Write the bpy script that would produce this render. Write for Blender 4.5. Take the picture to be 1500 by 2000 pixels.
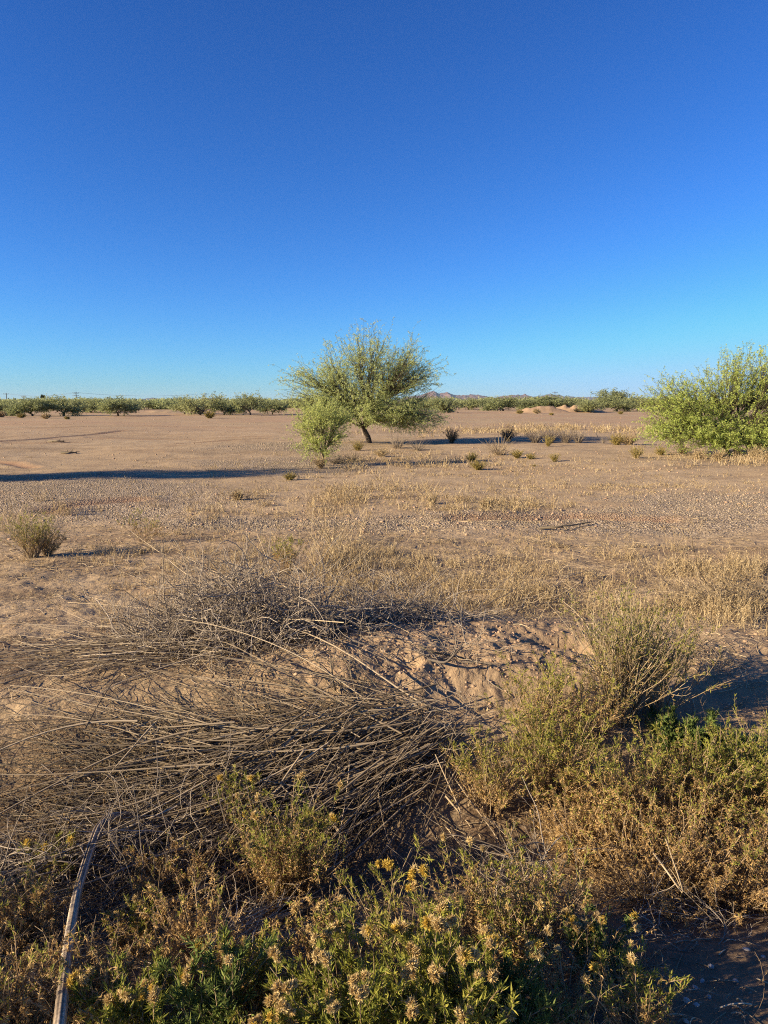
import bpy, math, numpy as np
from mathutils import Vector

for o in list(bpy.data.objects):
    bpy.data.objects.remove(o)
SC = bpy.context.scene
COL = SC.collection

# ------------------------------------------------------------------ camera, sky, sun, exposure
H = 1.65                      # eye height above the flat field (z = 0)
FPX = 1387.0                  # focal length in pixels of the 1500 x 2000 frame
PITCH = math.radians(8.85)
cam = bpy.data.cameras.new("camera")
cam.sensor_fit = 'VERTICAL'
cam.sensor_height = 36.0
cam.lens = 36.0 * FPX / 2000.0
cam.clip_start = 0.05
cam.clip_end = 60000
camo = bpy.data.objects.new("camera", cam)
COL.objects.link(camo)
camo.location = (0, 0, H)
camo.rotation_euler = (math.radians(90) - PITCH, 0, 0)
SC.camera = camo

SUN_EL = math.radians(20.0)
SUN_TO = math.radians(71.0)   # shadows fall this far to the right of straight ahead
dx, dy = math.sin(SUN_TO), math.cos(SUN_TO)
SUN_DIR = Vector((dx * math.cos(SUN_EL), dy * math.cos(SUN_EL), -math.sin(SUN_EL)))
sun = bpy.data.lights.new("sun", 'SUN')
sun.energy = 5.0
sun.angle = math.radians(0.5)
sun.color = (1.0, 0.81, 0.55)
suno = bpy.data.objects.new("sun", sun)
COL.objects.link(suno)
suno.rotation_euler = SUN_DIR.to_track_quat('-Z', 'Y').to_euler()
suno.location = (-20, -5, 12)

W = bpy.data.worlds.new("World")
SC.world = W
W.use_nodes = True
wn = W.node_tree.nodes
bg = wn['Background']
sky = wn.new('ShaderNodeTexSky')
sky.sky_type = 'NISHITA'
sky.sun_disc = False
sky.sun_elevation = SUN_EL
sky.sun_rotation = math.atan2(-dx, -dy)       # towards the sun, clockwise from +Y
sky.altitude = 400
sky.air_density = 1.0
sky.dust_density = 0.0
sky.ozone_density = 4.0
# the deeper blue that the phone's white balance and contrast give the sky: a power per channel
sep = wn.new('ShaderNodeSeparateColor'); com = wn.new('ShaderNodeCombineColor')
W.node_tree.links.new(sky.outputs[0], sep.inputs[0])
for k, (p_, a_, top_) in enumerate(((1.33, 0.172, 1.9), (1.27, 0.345, 3.15), (1.20, 0.60, 4.5))):
    pw = wn.new('ShaderNodeMath'); pw.operation = 'POWER'; pw.inputs[1].default_value = p_
    ml = wn.new('ShaderNodeMath'); ml.operation = 'MULTIPLY'; ml.inputs[1].default_value = a_
    W.node_tree.links.new(sep.outputs[k], pw.inputs[0]); W.node_tree.links.new(pw.outputs[0], ml.inputs[0]); mi = wn.new('ShaderNodeMath'); mi.operation = 'SMOOTH_MIN'; mi.inputs[1].default_value = top_; mi.inputs[2].default_value = 0.8
    W.node_tree.links.new(ml.outputs[0], mi.inputs[0]); W.node_tree.links.new(mi.outputs[0], com.inputs[k])
W.node_tree.links.new(com.outputs[0], bg.inputs['Color'])
bg.inputs['Strength'].default_value = 0.095

SC.view_settings.view_transform = 'Standard'
SC.view_settings.look = 'None'
SC.view_settings.gamma = 1.0
SC.view_settings.exposure = 1.2
SC.render.engine = 'CYCLES'
SC.cycles.max_bounces = 6
SC.cycles.diffuse_bounces = 2
SC.cycles.transmission_bounces = 3
SC.cycles.volume_bounces = 0
SC.cycles.use_denoising = False
SC.cycles.filter_width = 1.1
SC.cycles.sample_clamp_indirect = 4.0

RNG = np.random.default_rng(11)

# ------------------------------------------------------------------ noise and terrain
def _hash(ix, iy, seed):
    n = (ix.astype(np.int64) * 374761393 + iy.astype(np.int64) * 668265263 + seed * 974634777) & 0x7fffffff
    n = ((n ^ (n >> 13)) * 1274126177) & 0x7fffffff
    n = n ^ (n >> 16)
    return (n & 0xffff) / 32767.5 - 1.0

def vnoise(x, y, seed=0):
    x = np.asarray(x, float); y = np.asarray(y, float)
    ix = np.floor(x); iy = np.floor(y)
    fx = x - ix; fy = y - iy
    fx = fx * fx * fx * (fx * (fx * 6 - 15) + 10); fy = fy * fy * fy * (fy * (fy * 6 - 15) + 10)
    a = _hash(ix, iy, seed); b = _hash(ix + 1, iy, seed)
    c = _hash(ix, iy + 1, seed); d = _hash(ix + 1, iy + 1, seed)
    return (a + (b - a) * fx) * (1 - fy) + (c + (d - c) * fx) * fy

def fbm(x, y, octv=4, seed=0, gain=0.5):
    s = 0.0; amp = 1.0
    x = np.asarray(x, float); y = np.asarray(y, float)
    for o in range(octv):
        c, sn = math.cos(o * 1.1), math.sin(o * 1.1)
        s = s + amp * vnoise(x * c - y * sn, x * sn + y * c, seed + 17 * o)
        x = x * 2.03; y = y * 2.03; amp *= gain
    return s

def gauss(x, y, cx, cy, sx, sy, p=2.0):
    return np.exp(-(np.abs((x - cx) / sx) ** p + np.abs((y - cy) / sy) ** p))

def flat_hit(px, py, z=0.0):
    a = PITCH + math.atan((py - 1000) / FPX)
    d = (H - z) / math.tan(a)
    return (px - 750) / FPX * (d * math.cos(PITCH) + (H - z) * math.sin(PITCH)), d

# tyre ruts and scraped lines on the open field: (pixel polyline) -> ground polyline
RUTS = [[(-60, 865), (60, 857), (160, 848), (240, 842)], [(20, 863), (80, 863), (150, 861)], [(180, 853), (330, 855), (520, 852)],
        [(330, 865), (440, 860), (520, 857)], [(-40, 893), (20, 897), (60, 906)], [(60, 838), (200, 834), (420, 833), (560, 836)],
        [(90, 985), (150, 975), (260, 968)], [(0, 828), (160, 829), (330, 832)], [(860, 843), (1000, 836), (1200, 838)],
        [(900, 1010), (1120, 1003), (1300, 1012)]]
RUTS = [[flat_hit(*p) for p in r] for r in RUTS]

def seg_dist(x, y, poly):
    best = np.full(np.shape(x), 1e9)
    for (ax, ay), (bx, by) in zip(poly[:-1], poly[1:]):
        ux, uy = bx - ax, by - ay
        t = np.clip(((x - ax) * ux + (y - ay) * uy) / (ux * ux + uy * uy), 0, 1)
        best = np.minimum(best, np.hypot(x - ax - t * ux, y - ay - t * uy))
    return best

def mound_mask(x, y):
    m = gauss(x, y, 0.42, 4.35, 0.95, 0.62, 2.4) + 0.7 * gauss(x, y, 1.25, 4.7, 0.8, 0.5) + 0.6 * gauss(x, y, -0.35, 4.0, 0.6, 0.4) + 0.7 * gauss(x, y, 2.6, 4.3, 0.7, 0.6)
    return np.clip(m, 0, 1)

def terrain(x, y):
    x = np.asarray(x, float); y = np.asarray(y, float)
    r = np.hypot(x, y)
    far = 1 / (1 + (r / 40) ** 2)
    z = 0.11 * fbm(x / 11, y / 11, 3, 3) * np.clip(r / 8, 0.2, 1) * (0.4 + 0.6 * far)
    z = z + 0.022 * fbm(x / 1.3, y / 1.3, 3, 5) * (0.3 + 0.7 * far)
    near = np.clip((16 - r) / 9, 0, 1)
    z = z + 0.011 * fbm(x / 0.16, y / 0.16, 3, 9) * near
    # ditch in front of the viewer, bank of dug soil behind it
    yd = 2.75 + 0.06 * x
    z = z - 0.42 * np.exp(-((y - yd) / 0.75) ** 2) * (0.85 + 0.2 * vnoise(x * 0.9, y * 0.0 + 4, 8))
    mm = mound_mask(x, y)
    ridg = 1 - np.abs(fbm(x / 0.42, y / 0.36, 3, 21))
    lump = fbm(x / 0.13, y / 0.13, 3, 31)
    z = z + mm * (0.125 + 0.03 * (ridg - 0.6) + 0.006 * lump + 0.009 * fbm(x / 0.045, y / 0.045, 2, 35))
    # hollow dug under the bank
    z = z - 0.22 * gauss(x, y, 1.16, 4.42, 0.17, 0.10) - 0.05 * gauss(x, y, 0.5, 4.1, 0.16, 0.06) - 0.05 * gauss(x, y, 0.15, 4.0, 0.08, 0.05)
    # heaps of spoil far out on the field
    for (cx, cy, sx, sy, h) in ((23.5, 104, 2.6, 1.6, 0.85), (28.2, 108, 3.0, 1.7, 0.95), (31.5, 109, 2.0, 1.5, 0.6), (20.8, 103, 1.5, 1.2, 0.5), (-15, 118, 4, 3, .5), (-31, 100, 3, 2, .35)):
        z = z + h * gauss(x, y, cx, cy, sx, sy) * (1 + 0.35 * fbm(x / 0.9, y / 0.9, 2, 41))
    for i, rt in enumerate(RUTS):
        d = seg_dist(x, y, rt)
        z = z - 0.05 * np.exp(-(d / 0.2) ** 2) + 0.02 * np.exp(-((d - 0.35) / 0.2) ** 2)
    return z

def tz(x, y):
    return float(terrain(np.array([x]), np.array([y]))[0])

def hit(px, py, up=0.0):
    """ground point that the pixel (px, py) of the 1500 x 2000 photograph looks at"""
    cx, cy = (px - 750) / FPX, (1000 - py) / FPX
    dyy = math.cos(PITCH) + cy * math.sin(PITCH)
    dzz = -math.sin(PITCH) + cy * math.cos(PITCH)
    t = np.concatenate([np.arange(0.4, 14, 0.02), np.geomspace(14, 900, 1500)])
    X, Y, Z = cx * t, dyy * t, H + dzz * t
    below = np.nonzero(Z < terrain(X, Y) + up)[0]
    k = below[0] if len(below) else len(t) - 1
    return float(X[k]), float(Y[k])

def far_x(px, d, z=0.0):
    return (px - 750) / FPX * (d * math.cos(PITCH) + (H - z) * math.sin(PITCH))

def hit3(px, py, up=0.0):
    x, y = hit(px, py, up)
    return np.array([x, y, tz(x, y) + up])

# ------------------------------------------------------------------ mesh building
class Buf:
    def __init__(self):
        self.V = []; self.F = []; self.T = []; self.n = 0
    def add(self, V, F, T=None):
        V = np.asarray(V, np.float32).reshape(-1, 3)
        self.V.append(V); self.F.append(np.asarray(F, np.int64) + self.n)
        self.T.append(np.full(len(V), 0.5, np.float32) if T is None else np.broadcast_to(np.asarray(T, np.float32), (len(V),)))
        self.n += len(V)
    def mesh(self, name, mat, smooth=False):
        me = bpy.data.meshes.new(name)
        V = np.concatenate(self.V) if self.V else np.zeros((0, 3), np.float32)
        me.vertices.add(len(V)); me.vertices.foreach_set('co', V.ravel())
        loops = np.concatenate([f.ravel() for f in self.F]) if self.F else np.zeros(0, np.int64)
        sizes = np.concatenate([np.full(len(f), f.shape[1], np.int64) for f in self.F]) if self.F else np.zeros(0, np.int64)
        starts = np.concatenate([[0], np.cumsum(sizes)[:-1]]) if len(sizes) else sizes
        me.loops.add(len(loops)); me.loops.foreach_set('vertex_index', loops.astype(np.int32))
        me.polygons.add(len(sizes)); me.polygons.foreach_set('loop_start', starts.astype(np.int32))
        me.update(calc_edges=True)
        at = me.attributes.new('tint', 'FLOAT', 'POINT')
        at.data.foreach_set('value', np.concatenate(self.T).astype(np.float32) if self.T else np.zeros(0, np.float32))
        if smooth:
            me.polygons.foreach_set('use_smooth', np.ones(len(sizes), bool))
        me.materials.append(mat)
        return me

def obj(name, data, parent=None, loc=None):
    o = bpy.data.objects.new(name, data)
    COL.objects.link(o)
    if parent is not None: o.parent = parent
    if loc is not None: o.location = loc
    return o

def tag(o, label=None, cat=None, group=None, kind=None):
    if label: o['label'] = label
    if cat: o['category'] = cat
    if group: o['group'] = group
    if kind: o['kind'] = kind
    return o

def thing(name, label, cat, loc, group=None, rz=0.0):
    o = obj(name, None, None, loc)
    o.empty_display_size = 0.1
    o.rotation_euler = (0, 0, rz)
    return tag(o, label, cat, group)

def copy_thing(root, loc, rz, scale, label, group=None):
    r = root.copy(); COL.objects.link(r)
    r.location = loc; r.rotation_euler = (0, 0, rz); r.scale = scale
    r['label'] = label
    if group: r['group'] = group
    for ch in list(root.children):
        c = ch.copy(); COL.objects.link(c); c.parent = r
    return r

def norm(a):
    return a / np.maximum(np.linalg.norm(a, axis=-1, keepdims=True), 1e-9)

def tubes(buf, P, R, sides=3, tint=None, rng=RNG):
    """P (N,K,3) paths, R (N,K) or (K,) radii"""
    P = np.asarray(P, float); N, K, _ = P.shape
    if N == 0: return
    R = np.broadcast_to(np.asarray(R, float), (N, K))
    T = norm(np.gradient(P, axis=1))
    ch = norm(P[:, -1] - P[:, 0])
    ref = norm(np.cross(ch, rng.normal(size=(N, 3))))[:, None, :]
    u = norm(np.cross(T, ref)); v = np.cross(T, u)
    a = np.arange(sides) * 2 * math.pi / sides
    V = P[:, :, None, :] + R[:, :, None, None] * (np.cos(a)[None, None, :, None] * u[:, :, None, :] + np.sin(a)[None, None, :, None] * v[:, :, None, :])
    idx = np.arange(N * K * sides).reshape(N, K, sides)
    nx = np.roll(idx, -1, axis=2)
    F = np.stack([idx[:, :-1], nx[:, :-1], nx[:, 1:], idx[:, 1:]], -1).reshape(-1, 4)
    t = rng.random(N) if tint is None else np.broadcast_to(tint, (N,))
    buf.add(V, F, np.repeat(t, K * sides))

def grow(P0, D0, L, K, jit=0.1, bend=None, rng=RNG):
    """random-walk paths (N,K,3) from P0 along D0, total length L"""
    N = len(P0)
    P = np.zeros((N, K, 3)); P[:, 0] = P0
    d = norm(np.asarray(D0, float)); L = np.broadcast_to(np.asarray(L, float), (N,))
    w = rng.normal(size=(N, 3)) * jit
    for k in range(1, K):
        w = 0.6 * w + 0.8 * jit * rng.normal(size=(N, 3))
        d = d + w
        if bend is not None: d = d + np.asarray(bend) / K
        d = norm(d)
        P[:, k] = P[:, k - 1] + d * (L / (K - 1))[:, None]
    return P

def sample(P, i, t):
    K = P.shape[1]
    s = np.clip(t, 0, 0.999) * (K - 1); k = s.astype(int); f = (s - k)[:, None]
    a = P[i, k]; b = P[i, k + 1]
    return a + (b - a) * f, norm(b - a)

def leaves(buf, C, D, L, Wd, tint=None, rng=RNG, droop=0.0):
    N = len(C)
    if N == 0: return
    D = norm(D); S = norm(np.cross(D, rng.normal(size=(N, 3)))); Nn = np.cross(D, S)
    L = np.broadcast_to(np.asarray(L, float), (N,))[:, None]; Wd = np.broadcast_to(np.asarray(Wd, float), (N,))[:, None]
    V = np.stack([C, C + D * L * 0.45 + S * Wd * 0.5 + Nn * L * 0.06, C + D * L - np.array([0, 0, 1.0]) * L * droop, C + D * L * 0.45 - S * Wd * 0.5 + Nn * L * 0.06], 1)
    F = np.arange(N * 4).reshape(N, 4)
    t = rng.random(N) if tint is None else np.broadcast_to(tint, (N,))
    buf.add(V, F, np.repeat(t, 4))

def ribbons(buf, P, Wd, tint=None, rng=RNG):
    N, K, _ = P.shape
    if N == 0: return
    S = norm(np.cross(P[:, -1] - P[:, 0], rng.normal(size=(N, 3))))[:, None, :]
    Wd = np.broadcast_to(np.asarray(Wd, float), (N, K))[:, :, None]
    V = np.stack([P - S * Wd / 2, P + S * Wd / 2], 2)
    idx = np.arange(N * K * 2).reshape(N, K, 2)
    F = np.stack([idx[:, :-1, 0], idx[:, :-1, 1], idx[:, 1:, 1], idx[:, 1:, 0]], -1).reshape(-1, 4)
    t = rng.random(N) if tint is None else np.broadcast_to(tint, (N,))
    buf.add(V, F, np.repeat(t, K * 2))

_ICO = None
def ico():
    global _ICO
    if _ICO is None:
        p = (1 + 5 ** 0.5) / 2
        v = np.array([(-1, p, 0), (1, p, 0), (-1, -p, 0), (1, -p, 0), (0, -1, p), (0, 1, p), (0, -1, -p), (0, 1, -p), (p, 0, -1), (p, 0, 1), (-p, 0, -1), (-p, 0, 1)], float)
        f = np.array([(0, 11, 5), (0, 5, 1), (0, 1, 7), (0, 7, 10), (0, 10, 11), (1, 5, 9), (5, 11, 4), (11, 10, 2), (10, 7, 6), (7, 1, 8), (3, 9, 4), (3, 4, 2), (3, 2, 6), (3, 6, 8), (3, 8, 9), (4, 9, 5), (2, 4, 11), (6, 2, 10), (8, 6, 7), (9, 8, 1)])
        v = norm(v)
        _ICO = (v, f)
    return _ICO

def lumps(buf, C, S, rng=RNG, rough=0.25, flat=0.75, tint=None):
    v, f = ico(); N = len(C)
    S = np.broadcast_to(np.asarray(S, float), (N,))
    q = rng.normal(size=(N, 3, 3)); Q, _ = np.linalg.qr(q)
    k = 1 + rough * rng.normal(size=(N, 12))
    vv = np.einsum('nij,vj->nvi', Q, v) * k[:, :, None] * (S[:, None, None] * (0.8 + 0.4 * rng.random((N, 1, 3))))
    vv[:, :, 2] *= flat
    V = C[:, None, :] + vv
    F = (np.arange(N)[:, None, None] * 12 + f[None]).reshape(-1, 3)
    t = rng.random(N) if tint is None else tint
    buf.add(V, F, np.repeat(t, 12))

# ------------------------------------------------------------------ materials
def new_mat(name):
    m = bpy.data.materials.new(name); m.use_nodes = True
    nt = m.node_tree; return m, nt, nt.nodes, nt.links, nt.nodes['Principled BSDF']

def ramp(nt, cols, pos=None):
    r = nt.nodes.new('ShaderNodeValToRGB'); e = r.color_ramp.elements
    n = len(cols)
    while len(e) < n: e.new(0.5)
    for i, c in enumerate(cols):
        e[i].position = (i / (n - 1)) if pos is None else pos[i]
        e[i].color = (*c, 1)
    return r

def plant_mat(name, cols, trans=0.0, rough=0.75, grain=0.0, obj_var=0.25):
    """colour from a random number per leaf / stem, shifted a little per object"""
    m, nt, N, Lk, b = new_mat(name)
    at = N.new('ShaderNodeAttribute'); at.attribute_name = 'tint'
    oi = N.new('ShaderNodeObjectInfo')
    mx = N.new('ShaderNodeMath'); mx.operation = 'MULTIPLY_ADD'
    Lk.new(oi.outputs['Random'], mx.inputs[0]); mx.inputs[1].default_value = obj_var
    sc = N.new('ShaderNodeMath'); sc.operation = 'MULTIPLY'; sc.inputs[1].default_value = 1 - obj_var
    Lk.new(at.outputs['Fac'], sc.inputs[0]); Lk.new(sc.outputs[0], mx.inputs[2])
    r = ramp(nt, cols); Lk.new(mx.outputs[0], r.inputs[0])
    col = r.outputs[0]
    if grain > 0:
        tx = N.new('ShaderNodeTexCoord'); ns = N.new('ShaderNodeTexNoise'); ns.inputs['Scale'].default_value = grain; ns.inputs['Detail'].default_value = 3
        Lk.new(tx.outputs['Object'], ns.inputs['Vector'])
        mr = N.new('ShaderNodeMapRange'); mr.inputs[1].default_value = 0.3; mr.inputs[2].default_value = 0.7; mr.inputs[3].default_value = 0.65; mr.inputs[4].default_value = 1.25
        Lk.new(ns.outputs['Fac'], mr.inputs[0])
        mm = N.new('ShaderNodeVectorMath'); mm.operation = 'SCALE'
        Lk.new(col, mm.inputs[0]); Lk.new(mr.outputs[0], mm.inputs['Scale']); col = mm.outputs[0]
    Lk.new(col, b.inputs['Base Color']); b.inputs['Roughness'].default_value = rough
    b.inputs['Specular IOR Level'].default_value = 0.25
    if trans > 0:
        tr = N.new('ShaderNodeBsdfTranslucent'); Lk.new(col, tr.inputs['Color'])
        ms = N.new('ShaderNodeMixShader'); ms.inputs[0].default_value = trans
        Lk.new(b.outputs[0], ms.inputs[1]); Lk.new(tr.outputs[0], ms.inputs[2])
        Lk.new(ms.outputs[0], N['Material Output'].inputs['Surface'])
    return m

M = {
    'tree_leaf': plant_mat('mesquite_leaf', [(0.34, 0.41, 0.14), (0.52, 0.59, 0.23), (0.66, 0.70, 0.31)], 0.52),
    'bush_leaf': plant_mat('yellow_green_leaf', [(0.36, 0.41, 0.12), (0.52, 0.57, 0.19), (0.66, 0.68, 0.27)], 0.5),
    'palo_leaf': plant_mat('palo_verde_leaf', [(0.30, 0.39, 0.09), (0.48, 0.57, 0.15), (0.62, 0.66, 0.20)], 0.5),
    'far_leaf': plant_mat('far_tree_leaf', [(0.19, 0.22, 0.10), (0.31, 0.345, 0.155), (0.44, 0.45, 0.20)], 0.42, obj_var=0.4),
    'bark': plant_mat('dark_bark', [(0.055, 0.042, 0.032), (0.10, 0.075, 0.055)], 0, 0.9, 30),
    'green': plant_mat('shrub_leaf', [(0.15, 0.18, 0.03), (0.27, 0.28, 0.05), (0.40, 0.36, 0.07)], 0.35),
    'fresh': plant_mat('fresh_green_leaf', [(0.07, 0.11, 0.03), (0.13, 0.18, 0.045), (0.22, 0.25, 0.06)], 0.25),
    'dry': plant_mat('dry_leaf', [(0.20, 0.12, 0.05), (0.42, 0.27, 0.105), (0.66, 0.47, 0.21)], 0.28),
    'stem': plant_mat('shrub_stem', [(0.16, 0.105, 0.06), (0.28, 0.20, 0.12), (0.42, 0.32, 0.19)], 0, 0.85),
    'straw': plant_mat('straw_stalk', [(0.14, 0.10, 0.06), (0.32, 0.245, 0.15), (0.60, 0.48, 0.31)], 0, 0.6),
    'old_straw': plant_mat('old_straw', [(0.06, 0.043, 0.028), (0.15, 0.115, 0.075), (0.30, 0.235, 0.155), (0.58, 0.47, 0.32)], 0, 0.65),
    'grey': plant_mat('weathered_twig', [(0.13, 0.105, 0.08), (0.27, 0.22, 0.165), (0.45, 0.38, 0.29)], 0, 0.8),
    'grass': plant_mat('dry_grass', [(0.23, 0.16, 0.085), (0.42, 0.315, 0.17), (0.64, 0.53, 0.32)], 0.2),
    'olive': plant_mat('olive_tuft', [(0.16, 0.14, 0.035), (0.30, 0.24, 0.07), (0.46, 0.35, 0.13)], 0.2),
    'dark_brush': plant_mat('dark_brush', [(0.07, 0.06, 0.04), (0.13, 0.105, 0.07), (0.2, 0.16, 0.11)], 0),
    'flower': plant_mat('seed_head', [(0.46, 0.30, 0.10), (0.60, 0.44, 0.19), (0.72, 0.60, 0.34)], 0.2),
    'petal': plant_mat('yellow_floret', [(0.58, 0.39, 0.06), (0.66, 0.48, 0.11)], 0.2),
}

def soil_mat():
    m, nt, N, Lk, b = new_mat('desert_soil')
    tx = N.new('ShaderNodeNewGeometry'); pos = tx.outputs['Position']
    def noise(scale, det=4, rough=0.6):
        n = N.new('ShaderNodeTexNoise'); n.inputs['Scale'].default_value = scale; n.inputs['Detail'].default_value = det; n.inputs['Roughness'].default_value = rough
        Lk.new(pos, n.inputs['Vector']); return n.outputs['Fac']
    def mixc(fac, a, bb, mode='MIX'):
        mx = N.new('ShaderNodeMix'); mx.data_type = 'RGBA'; mx.blend_type = mode
        if isinstance(fac, float): mx.inputs[0].default_value = fac
        else: Lk.new(fac, mx.inputs[0])
        for k, c in ((6, a), (7, bb)):
            if isinstance(c, tuple): mx.inputs[k].default_value = (*c, 1)
            else: Lk.new(c, mx.inputs[k])
        return mx.outputs[2]
    def attr(n):
        a = N.new('ShaderNodeAttribute'); a.attribute_name = n; return a.outputs['Fac']
    def mr(fac, a, bb, c=0.0, d=1.0):
        r = N.new('ShaderNodeMapRange'); Lk.new(fac, r.inputs[0])
        for k, v in enumerate((a, bb, c, d)): r.inputs[k + 1].default_value = v
        return r.outputs[0]
    def mul(a, bb):
        q = N.new('ShaderNodeMath'); q.operation = 'MULTIPLY'
        for k, v in ((0, a), (1, bb)):
            if isinstance(v, float): q.inputs[k].default_value = v
            else: Lk.new(v, q.inputs[k])
        return q.outputs[0]
    big = noise(0.22, 5); rough_ = noise(5.5, 4, 0.6); mid = noise(1.6, 5, 0.65); fine = noise(22, 5, 0.7); grit = noise(130, 2)
    c = mixc(mr(big, 0.35, 0.65), (0.395, 0.292, 0.170), (0.47, 0.362, 0.222))
    c = mixc(mr(mid, 0.45, 0.75), c, (0.30, 0.215, 0.125))
    # red ground out on the field, pale dug soil, near ground darkened to stand for shade
    c = mixc(attr('red'), c, (0.41, 0.28, 0.17))
    c = mixc(attr('near_shade'), c, (0.095, 0.070, 0.047))
    c = mixc(attr('dug'), c, (0.38, 0.275, 0.165))
    c = mixc(mul(attr('litter'), mr(fine, 0.25, 0.5)), c, (0.105, 0.073, 0.044))  # litter, plus shade painted into the ditch floor and under the heaps
    # gravel: many small stones of mixed greys and tans
    vo = N.new('ShaderNodeTexVoronoi'); vo.inputs['Scale'].default_value = 34; Lk.new(pos, vo.inputs['Vector'])
    sv = N.new('ShaderNodeSeparateColor'); Lk.new(vo.outputs['Color'], sv.inputs[0])
    gr = ramp(nt, [(0.13, 0.103, 0.072), (0.27, 0.215, 0.15), (0.39, 0.315, 0.22), (0.55, 0.46, 0.34)], [0, 0.4, 0.75, 1]); Lk.new(sv.outputs[0], gr.inputs[0])
    c = mixc(mul(attr('gravel'), 0.95), c, gr.outputs[0])
    mp = N.new('ShaderNodeMapping'); mp.inputs['Scale'].default_value = (0.16, 0.75, 1); Lk.new(pos, mp.inputs[0])
    sk = N.new('ShaderNodeTexNoise'); sk.inputs['Scale'].default_value = 1.0; sk.inputs['Detail'].default_value = 7; sk.inputs['Roughness'].default_value = 0.68; Lk.new(mp.outputs[0], sk.inputs['Vector'])
    c = mixc(mr(sk.outputs['Fac'], 0.54, 0.68, 0.0, 0.6), c, (0.24, 0.155, 0.09))
    c = mixc(mr(sk.outputs['Fac'], 0.42, 0.30, 0.0, 0.5), c, (0.52, 0.39, 0.25))
    c = mixc(mr(attr('rut'), 0.0, 1.0, 0.0, 0.85), c, (0.25, 0.145, 0.09))
    c = mixc(mr(fine, 0.3, 0.7, 0.0, 0.5), c, (0.30, 0.20, 0.125), 'MIX')
    c = mixc(mr(grit, 0.62, 0.75, 0.0, 0.5), c, (0.52, 0.41, 0.30))
    Lk.new(c, b.inputs['Base Color'])
    b.inputs['Roughness'].default_value = 0.95; b.inputs['Specular IOR Level'].default_value = 0.1
    # bump: grit + gravel stones
    def bump(h, st, dist, prev=None):
        q = N.new('ShaderNodeBump'); q.inputs['Strength'].default_value = st; q.inputs['Distance'].default_value = dist
        Lk.new(h, q.inputs['Height'])
        if prev is not None: Lk.new(prev, q.inputs['Normal'])
        return q.outputs[0]
    n0 = bump(rough_, 0.35, 0.06)
    n1 = bump(fine, 0.45, 0.022, n0)
    n2 = bump(grit, 0.4, 0.006, n1)
    vd = mul(mr(vo.outputs['Distance'], 0.0, 0.7, 1.0, 0.0), attr('gravel'))
    n3 = bump(vd, 0.8, 0.02, n2)
    Lk.new(n3, b.inputs['Normal'])
    return m

# ------------------------------------------------------------------ ground: one sheet to the horizon
GRAVEL = [(150, 962, 420, 38), (60, 950, 260, 40), (560, 900, 260, 14), (1180, 1012, 380, 28), (860, 1012, 330, 16), (1420, 985, 200, 30), (420, 1010, 260, 18), (560, 872, 160, 8)]
def px_patch(px, py, rx, ry):
    x, y = flat_hit(px, py); _, y0 = flat_hit(px, py + ry); _, y1 = flat_hit(px, max(py - ry, 790)); x1, _ = flat_hit(px + rx, py)
    return x, y, abs(x1 - x), max(0.3, (y1 - y0) / 2)
GRAVEL_W = [px_patch(*g) for g in GRAVEL]
def gravel_mask(x, y):
    g = np.zeros(np.shape(x))
    w = 0.5 * fbm(x / 1.1, y / 1.1, 3, 77)
    for (cx, cy, rx, ry) in GRAVEL_W:
        d = np.hypot((x - cx) / rx, (y - cy) / ry)
        g = np.maximum(g, np.clip((1.05 - d + w * 0.55) * 2.2, 0, 1))
    return g

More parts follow.
